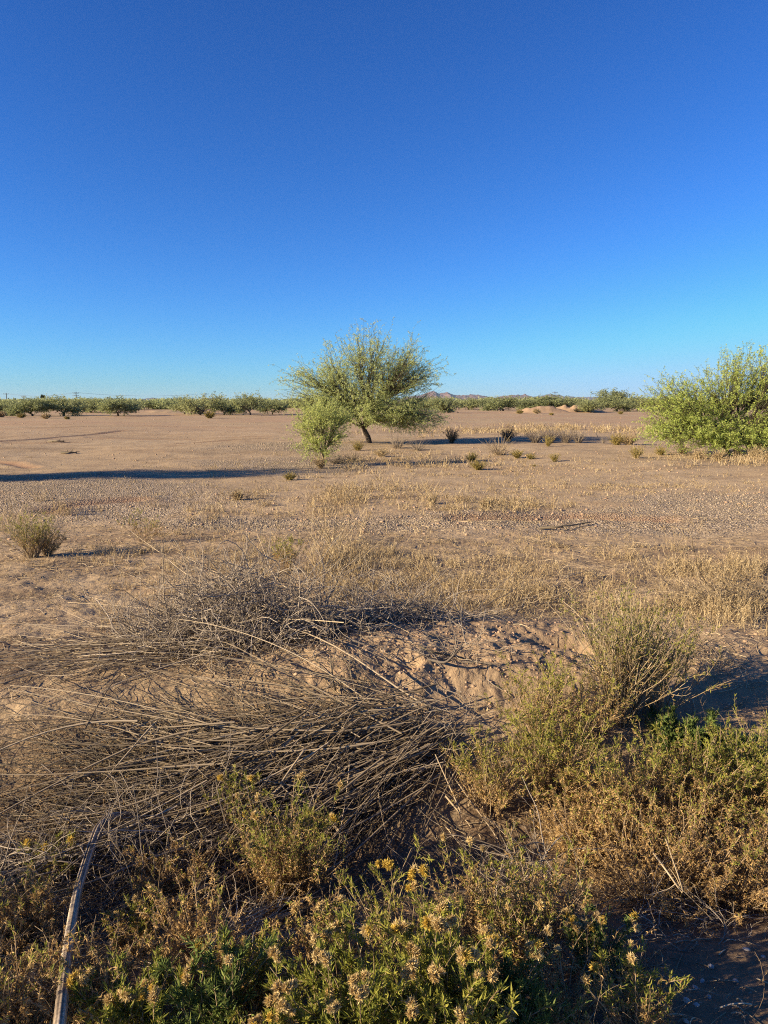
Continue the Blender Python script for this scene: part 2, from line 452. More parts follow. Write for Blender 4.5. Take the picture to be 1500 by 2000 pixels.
def build_ground():
    fr = math.radians
    ang = np.concatenate([np.arange(-180, -40, 4.0), np.arange(-40, -33, 0.5), np.arange(-33, 33, 0.14), np.arange(33, 40, 0.5), np.arange(40, 180, 4.0)])
    rad = [0.25]
    while rad[-1] < 18500:
        r = rad[-1]
        st = max(0.016, r * 0.0042) if r < 10 else (r * 0.0055 if r < 140 else r * 0.06)
        if r < 1.4: st = 0.1
        rad.append(r + st)
    rad = np.array(rad); A, R = np.meshgrid(np.radians(ang), rad)
    X = R * np.sin(A); Y = R * np.cos(A); Z = terrain(X, Y)
    nr, na = X.shape
    V = np.stack([X, Y, Z], -1).reshape(-1, 3)
    V = np.concatenate([V, [[0, 0, tz(0, 0)]]])
    idx = np.arange(nr * na).reshape(nr, na); nx = np.roll(idx, -1, 1)
    F = np.stack([idx[:-1], idx[1:], nx[1:], nx[:-1]], -1).reshape(-1, 4)
    F3 = np.stack([np.full(na, nr * na), idx[0], nx[0]], -1)
    b = Buf(); b.add(V, F); b.F.append(F3)
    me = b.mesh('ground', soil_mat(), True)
    x, y = V[:, 0], V[:, 1]; r = np.hypot(x, y)
    def put(name, val):
        a = me.attributes.new(name, 'FLOAT', 'POINT'); a.data.foreach_set('value', val.astype(np.float32))
    put('gravel', gravel_mask(x, y))
    put('red', np.clip((r - 34) / 25, 0, 1) * np.clip(0.55 + 0.8 * fbm(x / 9, y / 5, 3, 51), 0, 1))
    put('dug', mound_mask(x, y))
    put('near_shade', np.clip((3.1 - y + .35 * fbm(x / .5, y / .4, 3, 81)) / .5, 0, .92) * (y > -4))  # near soil painted dark to deepen the shade in ditch and corner
    rut = np.zeros(len(x))
    for rt in RUTS: rut = np.maximum(rut, np.exp(-(seg_dist(x, y, rt) / 0.3) ** 2))
    put('rut', rut)
    litter_shade = np.clip(fbm(x / 0.8, y / 0.5, 4, 61) * 0.9 + 0.25, 0, 1) * np.clip((12 - r) / 6, 0, 1)
    litter_shade = np.maximum(litter_shade * (1 - mound_mask(x, y)), np.clip((3.5 - y) / 0.6, 0, 1) * (y > -3))  # ditch floor darkened in full: painted shade on top of litter
    litter_shade = np.maximum(litter_shade, 0.5 * np.clip(fbm(x / 4, y / 2, 3, 63) - 0.2, 0, 1) * (r < 40))
    mat_ = gauss(x, y, -0.75, 3.05, 1.25, 0.55, 3) + gauss(x, y, -1.1, 4.9, 1.0, .5, 3)  # litter and painted shade beneath the straw mat and twig tangle
    litter_shade = np.maximum(litter_shade, np.clip(mat_ * 1.3, 0, 1))
    put('litter', litter_shade)
    return tag(obj('ground', me), kind='structure')
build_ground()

# ------------------------------------------------------------------ mountains on the horizon
def rock_mat(name, a, bcol):
    m, nt, N, Lk, b = new_mat(name)
    g = N.new('ShaderNodeNewGeometry'); n = N.new('ShaderNodeTexNoise'); n.inputs['Scale'].default_value = 0.012; n.inputs['Detail'].default_value = 6
    Lk.new(g.outputs['Position'], n.inputs['Vector']); r = ramp(nt, [a, bcol], [0.35, 0.65]); Lk.new(n.outputs['Fac'], r.inputs[0])
    Lk.new(r.outputs[0], b.inputs['Base Color']); b.inputs['Roughness'].default_value = 1.0; b.inputs['Specular IOR Level'].default_value = 0
    return m

def mountain(name, prof, dist, depth, rough, mat, seed):
    """prof: skyline as (pixel x, pixel y) pairs; a rough ridge of that outline with foothills in front and a back slope"""
    px = np.array([p[0] for p in prof], float); py = np.array([p[1] for p in prof], float)
    n = 420
    s = np.linspace(px[0], px[-1], n); top = np.interp(s, px, py)
    hgt = np.maximum((784 - top) / FPX * dist + H, 0.0)
    t = np.linspace(-1, 1, 49)
    S, T = np.meshgrid(s, t)
    Dp = dist + T * depth
    X = (S - 750) / FPX * dist * 1.01 + 0 * T; Y = Dp
    k = np.clip(1 - np.abs(T), 0, 1) ** 1.15
    rid = 1 - np.abs(fbm(X / (depth * 0.16), Y / (depth * 0.3), 5, seed, 0.55))
    Hm = hgt[None, :] * k * (0.72 + 0.35 * rid * (0.4 + 0.6 * np.abs(T) ** 0.5))
    Hm = np.maximum(Hm, 0) + (hgt[None] * 0.06 * rough * fbm(X / (depth * .05), Y / (depth * .05), 3, seed + 3)) * k - 3
    idx = np.arange(S.size).reshape(S.shape)
    F = np.stack([idx[:-1, :-1], idx[:-1, 1:], idx[1:, 1:], idx[1:, :-1]], -1).reshape(-1, 4)
    b = Buf(); b.add(np.stack([X, Y, Hm], -1), F)
    return tag(obj(name, b.mesh(name, mat, False)), kind='structure')

ROCK = rock_mat('red_rock', (0.12, 0.075, 0.06), (0.21, 0.135, 0.105))
ROCK2 = rock_mat('far_rock', (0.11, 0.085, 0.075), (0.15, 0.115, 0.10))
mountain('mountains', [(760, 784), (785, 777), (800, 772), (822, 769), (836, 763), (846, 760), (853, 766), (862, 764), (871, 761), (882, 766), (897, 770), (915, 768), (930, 769), (948, 773), (962, 775), (975, 771), (992, 769), (1010, 768), (1018, 766), (1032, 771), (1046, 772), (1060, 770), (1074, 776), (1095, 784)], 9000, 900, 1.0, ROCK, 5)
mountain('mountains', [(1030, 784), (1055, 770), (1068, 766), (1078, 767), (1092, 772), (1130, 774), (1150, 773), (1165, 778), (1200, 784)], 11500, 1000, 0.6, ROCK2, 9)
mountain('mountains', [(255, 784), (275, 781), (292, 778), (306, 775), (318, 777), (335, 780), (360, 781), (385, 779), (408, 776), (425, 775), (445, 777), (465, 780), (490, 778), (512, 776), (530, 779), (548, 782), (565, 784)], 14000, 1200, 0.6, ROCK2, 13)

# ------------------------------------------------------------------ trees
def kmeans(P, k, rng, it=8):
    k = min(k, len(P)); c = P[rng.choice(len(P), k, replace=False)]
    for _ in range(it):
        lab = np.argmin(((P[:, None] - c[None]) ** 2).sum(-1), 1)
        for j in range(k):
            if (lab == j).any(): c[j] = P[lab == j].mean(0)
    return lab, c

def curve_between(A, B, up, K, wob, rng):
    A = np.atleast_2d(A); B = np.atleast_2d(B); N = len(B); A = np.broadcast_to(A, B.shape)
    L = np.linalg.norm(B - A, axis=1, keepdims=True)
    C = A + (B - A) * 0.45 + np.array([0, 0, 1.0]) * L * up + rng.normal(size=(N, 3)) * L * 0.08
    t = np.linspace(0, 1, K)[None, :, None]
    P = (1 - t) ** 2 * A[:, None] + 2 * t * (1 - t) * C[:, None] + t * t * B[:, None]
    wv = np.sin(np.linspace(0, math.pi, K))[None, :, None]
    return P + wv * rng.normal(size=(N, K, 3)) * (L[:, None] * wob)

def tree_meshes(rng, blobs, ntips, trunk, leaf, ncl=(8, 8), sprays=4, per=12, spray_len=(0.25, 0.5), r0=0.11, up=0.5, shell=0.5, name='tree', leaf_mat='tree_leaf', bare=0.0, sag=0.25):
    """blobs: ellipsoids (cx,cy,cz,rx,ry,rz,weight) that the crown fills; trunk: points from base to fork"""
    w = np.array([b[6] for b in blobs], float); w /= w.sum()
    ids = rng.choice(len(blobs), ntips, p=w); B = np.array([b[:6] for b in blobs])[ids]
    d = norm(rng.normal(size=(ntips, 3))); rr = (shell ** 3 + (1 - shell ** 3) * rng.random(ntips)) ** (1 / 2.7)
    # broken edge: reach differs with direction
    rr *= 1 + 0.16 * np.sin(d[:, 0] * 9 + ids) * np.cos(d[:, 1] * 8 + d[:, 2] * 7) + 0.08 * rng.normal(size=ntips)
    tips = B[:, :3] + d * B[:, 3:6] * rr[:, None]
    tips[:, 2] = np.maximum(tips[:, 2], 0.12)
    wood = Buf(); trunk = np.array(trunk, float); fork = trunk[-1]
    tk = np.linspace(0, 1, 9); s = np.linspace(0, 1, len(trunk))
    tp = np.stack([np.interp(tk, s, trunk[:, i]) for i in range(3)], 1)
    tubes(wood, tp[None], np.linspace(r0 * 1.15, r0 * 0.8, 9), 9, rng=rng)
    lab, c1 = kmeans(tips, ncl[0], rng)
    ends = []
    for j in range(len(c1)):
        T1 = tips[lab == j]
        if len(T1) == 0: continue
        n1 = fork + (c1[j] - fork) * 0.5; n1[2] = max(n1[2], fork[2] * 0.8)
        L1 = curve_between(fork, n1, 0.12, 7, 0.012, rng); tubes(wood, L1, np.linspace(r0 * 0.50, r0 * 0.27, 7), 6, rng=rng)
        lab2, c2 = kmeans(T1, max(2, ncl[1]), rng)
        for q in range(len(c2)):
            T2 = T1[lab2 == q]
            if len(T2) == 0: continue
            n2 = n1 + (c2[q] - n1) * 0.55
            st = L1[0, rng.integers(3, 7)]
            L2 = curve_between(st, n2, 0.1, 6, 0.015, rng); tubes(wood, L2, np.linspace(r0 * 0.22, r0 * 0.11, 6), 5, rng=rng)
            i0 = L2[0, rng.integers(2, 6, len(T2))]
            L3 = curve_between(i0, T2, 0.08, 6, 0.02, rng); tubes(wood, L3, np.linspace(r0 * 0.09, r0 * 0.025, 6), 3, rng=rng)
            ends.append((L3, norm(T2 - fork)))
    if bare > 0:      # some limbs carry little leaf, so the sky shows through
        ends = [e for e in ends if rng.random() > bare]
    L3 = np.concatenate([e[0] for e in ends]); out = np.concatenate([e[1] for e in ends])
    n = len(L3); i = np.repeat(np.arange(n), sprays)
    t = np.where(np.arange(len(i)) % sprays == 0, 0.998, 0.35 + 0.65 * rng.random(len(i)))
    P0, tg = sample(L3, i, t)
    D = norm(out[i] * 0.5 + tg * 0.5 + np.array([0, 0, up]) * (0.5 + rng.random((len(i), 1))) + rng.normal(size=(len(i), 3)) * 0.55)
    SL = spray_len[0] + (spray_len[1] - spray_len[0]) * rng.random(len(i)) ** 1.5
    SP = grow(P0, D, SL, 5, 0.15, np.array([0, 0, -sag]), rng)
    tubes(wood, SP, np.linspace(r0 * 0.03, r0 * 0.012, 5), 3, rng=rng)
    m = np.repeat(np.arange(len(SP)), per); tt = rng.random(len(m)) ** 0.8
    LP, lt = sample(SP, m, tt)
    LD = norm(lt * 0.5 + rng.normal(size=LP.shape) * 0.7 + np.array([0, 0, -0.25]))
    lf = Buf(); clump = np.repeat(0.7 * rng.random(len(SP)), per)
    leaves(lf, LP, LD, leaf[0] * (0.6 + 0.8 * rng.random(len(m))), leaf[1] * (0.7 + 0.6 * rng.random(len(m))), np.clip(clump + 0.35 * rng.random(len(m)), 0, 1), rng, 0.15)
    return wood.mesh(name + '_trunk', M['bark'], True), lf.mesh(name + '_crown', M[leaf_mat])

def place_tree(name, label, cat, loc, meshes, group=None, rz=0, scale=(1, 1, 1)):
    t = thing(name, label, cat, loc, group, rz); t.scale = scale
    obj('trunk', meshes[0], t); obj('crown', meshes[1], t)
    return t

# the lone mesquite in the middle of the field
x, y = far_x(722, 28.0), 28.0
mt = tree_meshes(np.random.default_rng(3), [(0.15, 0, 2.5, 2.2, 2.2, 1.72, 7), (-1.85, 0, 2.1, 1.6, 1.6, 1.05, 2.6), (1.45, -.3, 1.05, 1.3, 1.3, .7, 2.4), (1.45, 0, 2.7, 1.3, 1.5, 1.1, 1.6), (-1.6, -.4, 1.3, 1.15, 1.2, .75, 2.0), (0.2, -1.0, 1.25, 1.3, .9, .65, 1.8)], 2000,
                 [(0, 0, -0.1), (-0.05, 0, 0.2), (-0.17, 0.02, 0.45), (-0.20, 0.02, 0.55)], (0.057, 0.0145), (10, 9), 5, 13, (0.12, 0.42), 0.092, 0.25, 0.1, 'mesquite_tree', 'tree_leaf', 0.05, 0.75)
MAIN = place_tree('mesquite_tree', 'rounded feathery mesquite tree with one short dark leaning trunk, alone mid field', 'tree', (x, y, tz(x, y)), mt, None, 0, (1.1, 1.0, 1.03))
x, y = far_x(630, 19.3), 19.3
mb = tree_meshes(np.random.default_rng(4), [(0, 0, 0.95, 0.80, 0.7, 0.48, 3), (-.1, 0, .5, .55, .5, .40, 1.4), (.1, 0, 1.25, .65, .5, .35, 1)], 340, [(0, 0, -.05), (0.01, 0, 0.12), (0.02, 0, 0.25)], (0.045, 0.014), (6, 5), 4, 11, (0.12, 0.3), 0.04, 0.7, 0.3, 'yellow_bush', 'bush_leaf')
place_tree('sapling', 'small yellow-green leafy sapling standing in front of the rounded mesquite tree', 'sapling', (x, y, tz(x, y)), mb, None, 0, (1.15, 1.15, 1.13))
x, y = far_x(1405, 21.8), 21.8
mr_ = tree_meshes(np.random.default_rng(5), [(1.0, 0, 2.05, 1.9, 1.8, 1.30, 5), (-1.15, 0, 1.55, 1.35, 1.4, .95, 3), (-0.95, -.3, 0.7, 1.7, 1.3, .6, 3.2), (0.3, -.9, 0.45, 1.6, .7, .45, 1.8), (2.6, 0, 1.9, 1.6, 1.6, 1.3, 2.8), (1.6, -.4, .7, 1.5, 1.2, .6, 2.6)], 2100,
                  [(0.25, 0, -0.1), (0.22, 0, 0.08), (0.2, 0, 0.18)], (0.055, 0.0175), (11, 9), 4, 13, (0.12, 0.38), 0.085, 0.6, 0.15, 'palo_verde_tree', 'palo_leaf')
place_tree('palo_verde_tree', 'broad bright green palo verde with branches down to the ground, cut by the frame edge', 'tree', (x, y, tz(x, y)), mr_)
# a tree of the same kind beside the view whose long shadow crosses the gravel
x, y = -11.5, 14.85
copy_thing(MAIN, (x, y, tz(x, y)), 0.25, (1, 0.62, 0.92), 'mesquite tree outside the view whose long shadow crosses the gravel')

# far trees
FAR = []
for k in range(6):
    rg = np.random.default_rng(40 + k)
    bl = [(0, 0, 1.3, 2.2, 2.0, 1.1, 4)] + [(rg.uniform(-1.8, 1.8), rg.uniform(-1, 1), rg.uniform(.45, 1.6), rg.uniform(.6, 1.1), 0.9, rg.uniform(.5, .85), 1) for _ in range(5)]
    airy = k in (4, 5)
    FAR.append(tree_meshes(rg, bl, 200 if airy else 380, [(0, 0, -.1), (rg.uniform(-.2, .2), 0, .2), (rg.uniform(-.3, .3), 0, .35)], (0.19, 0.075), (6, 5), 4, 3 if airy else 4, (0.25, 0.6), 0.10, .5, .15, 'far_tree', 'far_leaf'))
LEFT = [  # px centre, top, base depth, width px, variant, label
    (12, 785, 98, 66, 0, 'grey-green bushy tree at the frame edge, under the low dark roof'),
    (63, 778, 92, 84, 1, 'spreading yellowish tree below the palm, with its fork showing'),
    (123, 777, 95, 96, 2, 'wide bushy tree in front of the tallest utility pole'),
    (180, 778, 118, 84, 3, 'dark tree set back between two wide pale bushy trees'),
    (231, 777, 93, 88, 0, 'dense dome-shaped tree beside the low spoil bank on open ground'),
    (290, 783, 150, 50, 1, 'small far tree directly under the faint blue peak'),
    (321, 783, 150, 50, 2, 'small far tree next to the dark round-topped one'),
    (344, 776, 190, 46, 3, 'dark round-topped tree standing far behind the others'),
    (361, 783, 105, 70, 1, 'low sprawling tree touching the tall airy tree'),
    (392, 768, 97, 82, 4, 'tall airy pale tree with a utility pole right behind it'),
    (437, 783, 100, 66, 2, 'low dark tree between the two airy trees'),
    (466, 783, 110, 52, 3, 'small dark tree tucked against the second airy tree'),
    (489, 767, 98, 78, 5, 'airy tree with bare upper twigs, second one from the rounded mesquite'),
    (532, 781, 103, 60, 0, 'low tree just beside the long drooping branch tips of the rounded mesquite'),
    (572, 784, 140, 60, 2, 'low tree partly hidden behind the rounded mesquite crown'),
]
RIGHT = [
    (836, 778, 140, 70, 3, 'tree peeking out behind the rounded mesquite, below the rocky peaks'),
    (868, 777, 118, 78, 1, 'pale rounded tree below the twin rocky peaks'),
    (915, 779, 145, 70, 0, 'green tree in the far row before the saddle of the ridge'),
    (948, 781, 150, 60, 2, 'small dark tree in the far row behind bare ground'),
    (982, 775, 125, 80, 1, 'larger dome-shaped tree just left of the spoil heaps'),
    (1030, 780, 140, 74, 3, 'tree right behind the smaller spoil heap'),
    (1083, 774, 140, 90, 2, 'broad tree behind the larger spoil heap with a pole above it'),
    (1120, 779, 145, 70, 0, 'mid-green tree just beyond the end of the spoil heaps'),
    (1153, 782, 118, 66, 1, 'low tree with a dark single stem on open ground'),
    (1192, 761, 200, 76, 3, 'tall dark tree rising above the far row'),
    (1203, 778, 120, 84, 2, 'wide tree in front of the tall dark tree'),
    (1245, 774, 128, 76, 0, 'tree next to the outer twigs of the palo verde'),
    (1290, 776, 135, 80, 1, 'tree seen through the thin edge of the palo verde'),
]
for rowi, (rows, grp) in enumerate(((LEFT, 'far trees beyond the open field'), (RIGHT, 'far trees beyond the spoil heaps'))):
    for k, (px, top, d, wpx, v, lab) in enumerate(rows):
        if d < 120: d *= .89
        x = far_x(px, d); z = tz(x, d)
        ht = (784 - top) / FPX * d + H - z
        w = wpx / FPX * d
        tr = place_tree('far_tree', lab, 'tree', (x, d, z), FAR[v], grp, float(RNG.uniform(0, 6.28)) if v < 4 else 0.3, (w / 4.5, w / 4.5, ht / 2.3))
# the wood that closes the field, behind the single trees
def treeline():
    rng = np.random.default_rng(77); b = Buf(); wood = Buf()
    for (p0, p1, d, top, n) in ((-150, 600, 150, 781, 90), (-150, 600, 210, 780, 70), (800, 1560, 200, 778, 80), (560, 840, 260, 780, 26), (-150, 1560, 330, 780, 120)):
        for q in range(n):
            px = rng.uniform(p0, p1); dd = d * rng.uniform(0.92, 1.15); x = far_x(px, dd)
            hh = max(1.0, (784 - top + rng.normal() * 1.4) / FPX * dd + H); w = hh * rng.uniform(0.8, 1.3)
            m = 210; dr = norm(rng.normal(size=(m, 3))) * (0.55 + 0.5 * rng.random((m, 1)))
            C = np.stack([x + dr[:, 0] * w, dd + dr[:, 1] * w, hh * 0.52 + dr[:, 2] * hh * 0.5], 1)
            leaves(b, C, rng.normal(size=(m, 3)), 0.5 * (0.6 + rng.random(m)), 0.3, np.clip(0.2 + 0.5 * rng.random() + 0.3 * rng.random(m), 0, 1), rng)
    return tag(obj('treeline', b.mesh('treeline', M['far_leaf'])), 'distant band of mesquite woods closing off the desert field', 'woods', kind='stuff')
treeline()

# ------------------------------------------------------------------ poles, wires, palm, buildings on the skyline
def plain(name, c, rough=0.8, grain=0.0):
    return plant_mat(name, [tuple(0.8 * q for q in c), tuple(min(1, 1.2 * q) for q in c)], 0, rough, grain)
POLEM = plain('pole_wood', (0.10, 0.08, 0.065), 0.9, 4); WIREM = plain('wire_metal', (0.07, 0.07, 0.075)); WALLM = plain('stucco_wall', (0.16, 0.14, 0.13), .9, 1.5)
ROOFM = plain('metal_roof', (0.55, 0.56, 0.58), .5, 1.0); DARKROOF = plain('shingle_roof', (0.12, 0.10, 0.09), .9, 2); PALMM = plain('palm_frond', (0.05, 0.065, 0.03))

def box(buf, c, s, rz=0.0):
    cx, cy, cz = c; sx, sy, sz = (q / 2 for q in s); ca, sa = math.cos(rz), math.sin(rz)
    V = [(cx + ca * i * sx - sa * j * sy, cy + sa * i * sx + ca * j * sy, cz + k * sz) for k in (-1, 1) for j in (-1, 1) for i in (-1, 1)]
    buf.add(V, [(0, 2, 3, 1), (4, 5, 7, 6), (0, 1, 5, 4), (2, 6, 7, 3), (0, 4, 6, 2), (1, 3, 7, 5)])

def pole(px, top, d, label, arms=1):
    x = far_x(px, d); ht = (784 - top) / FPX * d + H
    t = thing('utility_pole', label, 'utility pole', (x, d, 0), 'utility poles on the skyline')
    b = Buf(); tubes(b, np.array([[(0, 0, -0.3), (0, 0, ht * .5), (0, 0, ht)]]), [0.17, .14, .11], 8); obj('pole', b.mesh('pole', POLEM, True), t)
    for a in range(arms):
        zz = ht - 0.45 - a * 0.9
        b = Buf(); box(b, (0, -0.22, zz), (2.2, 0.10, 0.12)); ca = obj('crossarm', b.mesh('crossarm', POLEM), t)
        for q in (-1.05, -0.4, 0.4, 1.05):
            b = Buf(); tubes(b, np.array([[(q, -0.22, zz + .09), (q, -.22, zz + .2), (q, -.22, zz + .3)]]), [.05, .08, .03], 6); obj('insulator', b.mesh('insulator', WIREM, True), ca)
    return x, d, ht
PL = [pole(14, 768, 300, 'thin utility pole over the low white roof, nearest the frame edge'), pole(48, 773, 320, 'short utility pole over the spreading yellowish tree'),
      pole(95, 774, 330, 'short utility pole just past the palm'), pole(150, 766, 260, 'tallest and darkest utility pole, above the wide bushy tree', 2), pole(253, 777, 380, 'small faint utility pole above the dense dome-shaped tree'),
      pole(403, 768, 300, 'utility pole rising out of the tall airy pale tree'), pole(1083, 765, 300, 'lone utility pole above the spoil heaps')]
for a, bq, lb in ((0, 3, 'faint sagging wires strung between the first poles on the skyline'), (3, 5, 'faint sagging wires from the tallest pole to the airy tree pole')):
    b = Buf(); A = np.array(PL[a]); B = np.array(PL[bq]); A[2] -= .15; B[2] -= .15
    t = np.linspace(0, 1, 24)[:, None]
    for off in (-1.05, -0.4, 0.4, 1.05):
        P = A + (B - A) * t; P[:, 2] -= 1.2 * 4 * t[:, 0] * (1 - t[:, 0]); P[:, 0] += off; P[:, 1] -= .22
        tubes(b, P[None], 0.009, 4)
    tag(obj('power_line', b.mesh('power_line', WIREM)), lb, 'power line')
# palm
def palm(px, top, d):
    x = far_x(px, d); ht = (784 - top) / FPX * d + H
    t = thing('palm_tree', 'fan palm with a round dark head on a thin trunk above the bushy trees', 'palm tree', (x, d, 0))
    b = Buf(); tubes(b, np.array([[(0, 0, -.2), (.1, 0, ht * .4), (.05, 0, ht * .8), (0, 0, ht - .7)]]), [.3, .22, .2, .22], 8); obj('trunk', b.mesh('palm_trunk', M['bark'], True), t)
    b = Buf(); rg = np.random.default_rng(2); n = 60
    D = norm(rg.normal(size=(n, 3)) + np.array([0, 0, .25])); P = grow(np.tile([0, 0, ht - .8], (n, 1)), D, 1.1, 5, .05, np.array([0, 0, -.5]), rg)
    ribbons(b, P, np.array([.05, .12, .45, .5, .1]), rng=rg); obj('crown', b.mesh('palm_crown', PALMM), t)
palm(85, 771.5, 270)
def house(px0, px1, eave, ridge, d, wallm, roofm, label, nw):
    x0, x1 = far_x(px0, d), far_x(px1, d); hE = (784 - eave) / FPX * d + H; hR = (784 - ridge) / FPX * d + H; w = x1 - x0; cx = (x0 + x1) / 2; dp = 9
    t = thing('house', label, 'house', (cx, d, 0)); b = Buf(); box(b, (0, dp / 2, hE / 2 - .1), (w, dp, hE + .2)); obj('wall', b.mesh('wall', wallm), t)
    b = Buf(); e = .4
    V = [(-w / 2 - e, -e, hE + .01), (w / 2 + e, -e, hE + .01), (w / 2 + e, dp + e, hE + .01), (-w / 2 - e, dp + e, hE + .01), (-w / 2 - e, dp / 2, hR), (w / 2 + e, dp / 2, hR)]
    b.add(V, [(0, 1, 5, 4), (2, 3, 4, 5), (0, 3, 2, 1)]); b.F.append(np.array([(0, 4, 3), (1, 2, 5)])); obj('roof', b.mesh('roof', roofm), t)
    for q in range(nw):
        b = Buf(); box(b, (-w / 2 + w * (q + .5) / nw, -.03, hE * .55), (1.2, .1, .9)); obj('window', b.mesh('window', WIREM), t)
house(-25, 34, 784.0, 780.6, 330, WALLM, ROOFM, 'low house with a pale metal roof behind the bushy trees at the frame edge', 4)
house(-60, 46, 785.5, 783.0, 250, WALLM, DARKROOF, 'long low dark-roofed house showing just above the bushy trees', 6)

# ------------------------------------------------------------------ shrubs, tufts, stalks
def shrub_parts(rng, h, spread, ns, nt, nl, leaf=(0.019, 0.0036), green=0.6, stem_r=0.0022, up=0.30, bare=0.3, kinds=('green', 'dry'), leaf_frac=1.0, lean=(0, 0)):
    """goldenbush: many wiry stems, side twigs, narrow leaves (fresh at the tips, withered lower down)"""
    az = rng.random(ns) * 6.283; tilt = spread * np.sqrt(rng.random(ns))
    D = np.stack([np.sin(tilt) * np.cos(az) + lean[0], np.sin(tilt) * np.sin(az) + lean[1], np.cos(tilt)], 1)
    P0 = np.stack([np.cos(az) * h * .12 * rng.random(ns), np.sin(az) * h * .12 * rng.random(ns), np.full(ns, -0.02)], 1)
    L = h * (0.6 + 0.5 * rng.random(ns))
    S = grow(P0, D, L, 8, 0.10, np.array([0, 0, up]), rng)
    stems = Buf(); tubes(stems, S, stem_r * np.linspace(1.2, 0.45, 8), 4, rng=rng)
    i = rng.integers(0, ns, nt); t = bare + (0.98 - bare) * rng.random(nt)
    P, tg = sample(S, i, t)
    TD = norm(tg + rng.normal(size=(nt, 3)) * 0.55 + np.array([0, 0, .25]))
    TL = h * (0.10 + 0.2 * rng.random(nt)) * (1.15 - 0.5 * t)
    T = grow(P, TD, TL, 5, 0.12, np.array([0, 0, .2]), rng); tubes(stems, T, stem_r * np.linspace(.6, .3, 5), 3, rng=rng)
    allp = [(T, rng.integers(0, nt, int(nl * .8)), rng.random(int(nl * .8))), (S, rng.integers(0, ns, nl - int(nl * .8)), bare + (1 - bare) * rng.random(nl - int(nl * .8)))]
    bufs = {k: Buf() for k in kinds}
    for Pth, ii, tt in allp:
        C, tg = sample(Pth, ii, tt)
        Dl = norm(tg * 0.9 + rng.normal(size=C.shape) * 0.5 + np.array([0, 0, .1]))
        pg = 1 / (1 + np.exp(-((C[:, 2] / h - (1 - green)) / 0.09 + rng.normal(size=len(C)) * 1.3)))
        g = rng.random(len(C)) < pg
        ll = leaf[0] * (0.55 + 0.8 * rng.random(len(C))); ww = leaf[1] * (0.7 + .6 * rng.random(len(C)))
        leaves(bufs[kinds[0]], C[g], Dl[g], ll[g], ww[g], rng=rng)
        if len(kinds) > 1:
            q = ~g; Dd = norm(Dl[q] + rng.normal(size=(q.sum(), 3)) * .5 + np.array([0, 0, -.4]))
            leaves(bufs[kinds[1]], C[q], Dd, ll[q] * .75, ww[q] * .9, rng=rng, droop=.2)
    tips = np.concatenate([S[:, -1], T[:, -1][rng.choice(nt, min(nt, 200), replace=False)]])
    return stems, bufs, tips

def flower_mesh(seed, fluffy=True):
    rng = np.random.default_rng(seed); b = Buf(); n = 220
    D = norm(rng.normal(size=(n, 3)) + np.array([0, 0, .9]))
    base = np.tile([0, 0, 0.0], (n, 1)) + rng.normal(size=(n, 3)) * 0.0016
    leaves(b, base, D, 0.0085 * (0.6 + .6 * rng.random(n)), 0.0016, rng=rng)
    return b.mesh('flower_head', M['flower' if fluffy else 'petal'])
FLOWERS = [flower_mesh(1), flower_mesh(2), flower_mesh(3), flower_mesh(4, False)]

def goldenbush(px, py, top, label, spread=0.6, ns=70, nt=320, nl=6000, flowers=0, seed=None, fl_yellow=0.12, group='goldenbush shrubs along the ditch', name='goldenbush', fscale=1.4, stem_mat='stem', **kw):
    x, y = hit(px, py); rng = np.random.default_rng(int(px * 7 + py) if seed is None else seed)
    h = max(0.08, H - y * math.tan(PITCH + math.atan((top - 1000) / FPX)) - tz(x, y))
    t = thing(name, label, 'shrub', (x, y, tz(x, y)), group)
    if y < 3.6: nl = int(nl * 1.7)
    stems, bufs, tips = shrub_parts(rng, h, spread, ns, nt, nl, **kw)
    obj('stems', stems.mesh('stems', M[stem_mat]), t)
    nm = {'green': 'leaves', 'fresh': 'leaves', 'dry': 'dry_leaves', 'olive': 'leaves', 'grass': 'leaves'}
    for k, b in bufs.items():
        if b.n: obj(nm[k], b.mesh(nm[k], M[k]), t)
    if flowers:
        order = np.argsort(-tips[:, 2] + rng.normal(size=len(tips)) * h * 0.09)[:max(4, flowers // 3)]
        q = 0
        for f in range(flowers):
            p = tips[order[f % len(order)]] + rng.normal(size=3) * np.array([.011, .011, .006]) * (f >= len(order))
            fo = obj('flower_head', FLOWERS[3 if rng.random() < fl_yellow else int(rng.integers(0, 3))], t, p)
            fo.rotation_euler = (rng.normal() * .5, rng.normal() * .5, rng.random() * 6.28); fo.scale = [float(fscale * rng.uniform(0.8, 1.35))] * 3
    return t
    return t

G = goldenbush
# beside the bent pole and in the ditch
SHADE = G(565, 1765, 1555, 'golden flowering shrub in the ditch, its seed heads level with the straw heap', 0.5, 110, 520, 9500, 26, green=.32, bare=.25)
G(455, 1640, 1515, 'small flowering sprig poking out of the straw heap', 0.5, 30, 90, 1300, 12, green=.45)
G(105, 1730, 1640, 'small green-topped shrub standing just behind the bent dead pole', 0.45, 40, 140, 2600, 3, green=.5, fl_yellow=1)
G(45, 1850, 1720, 'withered brown shrub beside the bent dead pole', 0.75, 70, 300, 6500, 0, green=.06)
G(330, 1770, 1650, 'withered tan shrub between the bent pole and the golden flowering shrub', 0.8, 80, 320, 6500, 0, green=.04)
G(270, 1860, 1760, 'green sprig in front of the withered tan shrub', 0.7, 45, 160, 3000, 4, green=.4)
G(270, 2060, 1900, 'flowering shrub at the foot of the bent dead pole', 0.6, 60, 220, 4200, 34, green=.75, leaf=(.022, .0038))
G(420, 2050, 1870, 'dark green sprigs with few flowers, two steps from the bent pole', 0.45, 40, 130, 3200, 3, green=.85, kinds=('fresh', 'dry'), leaf=(.026, .0038))
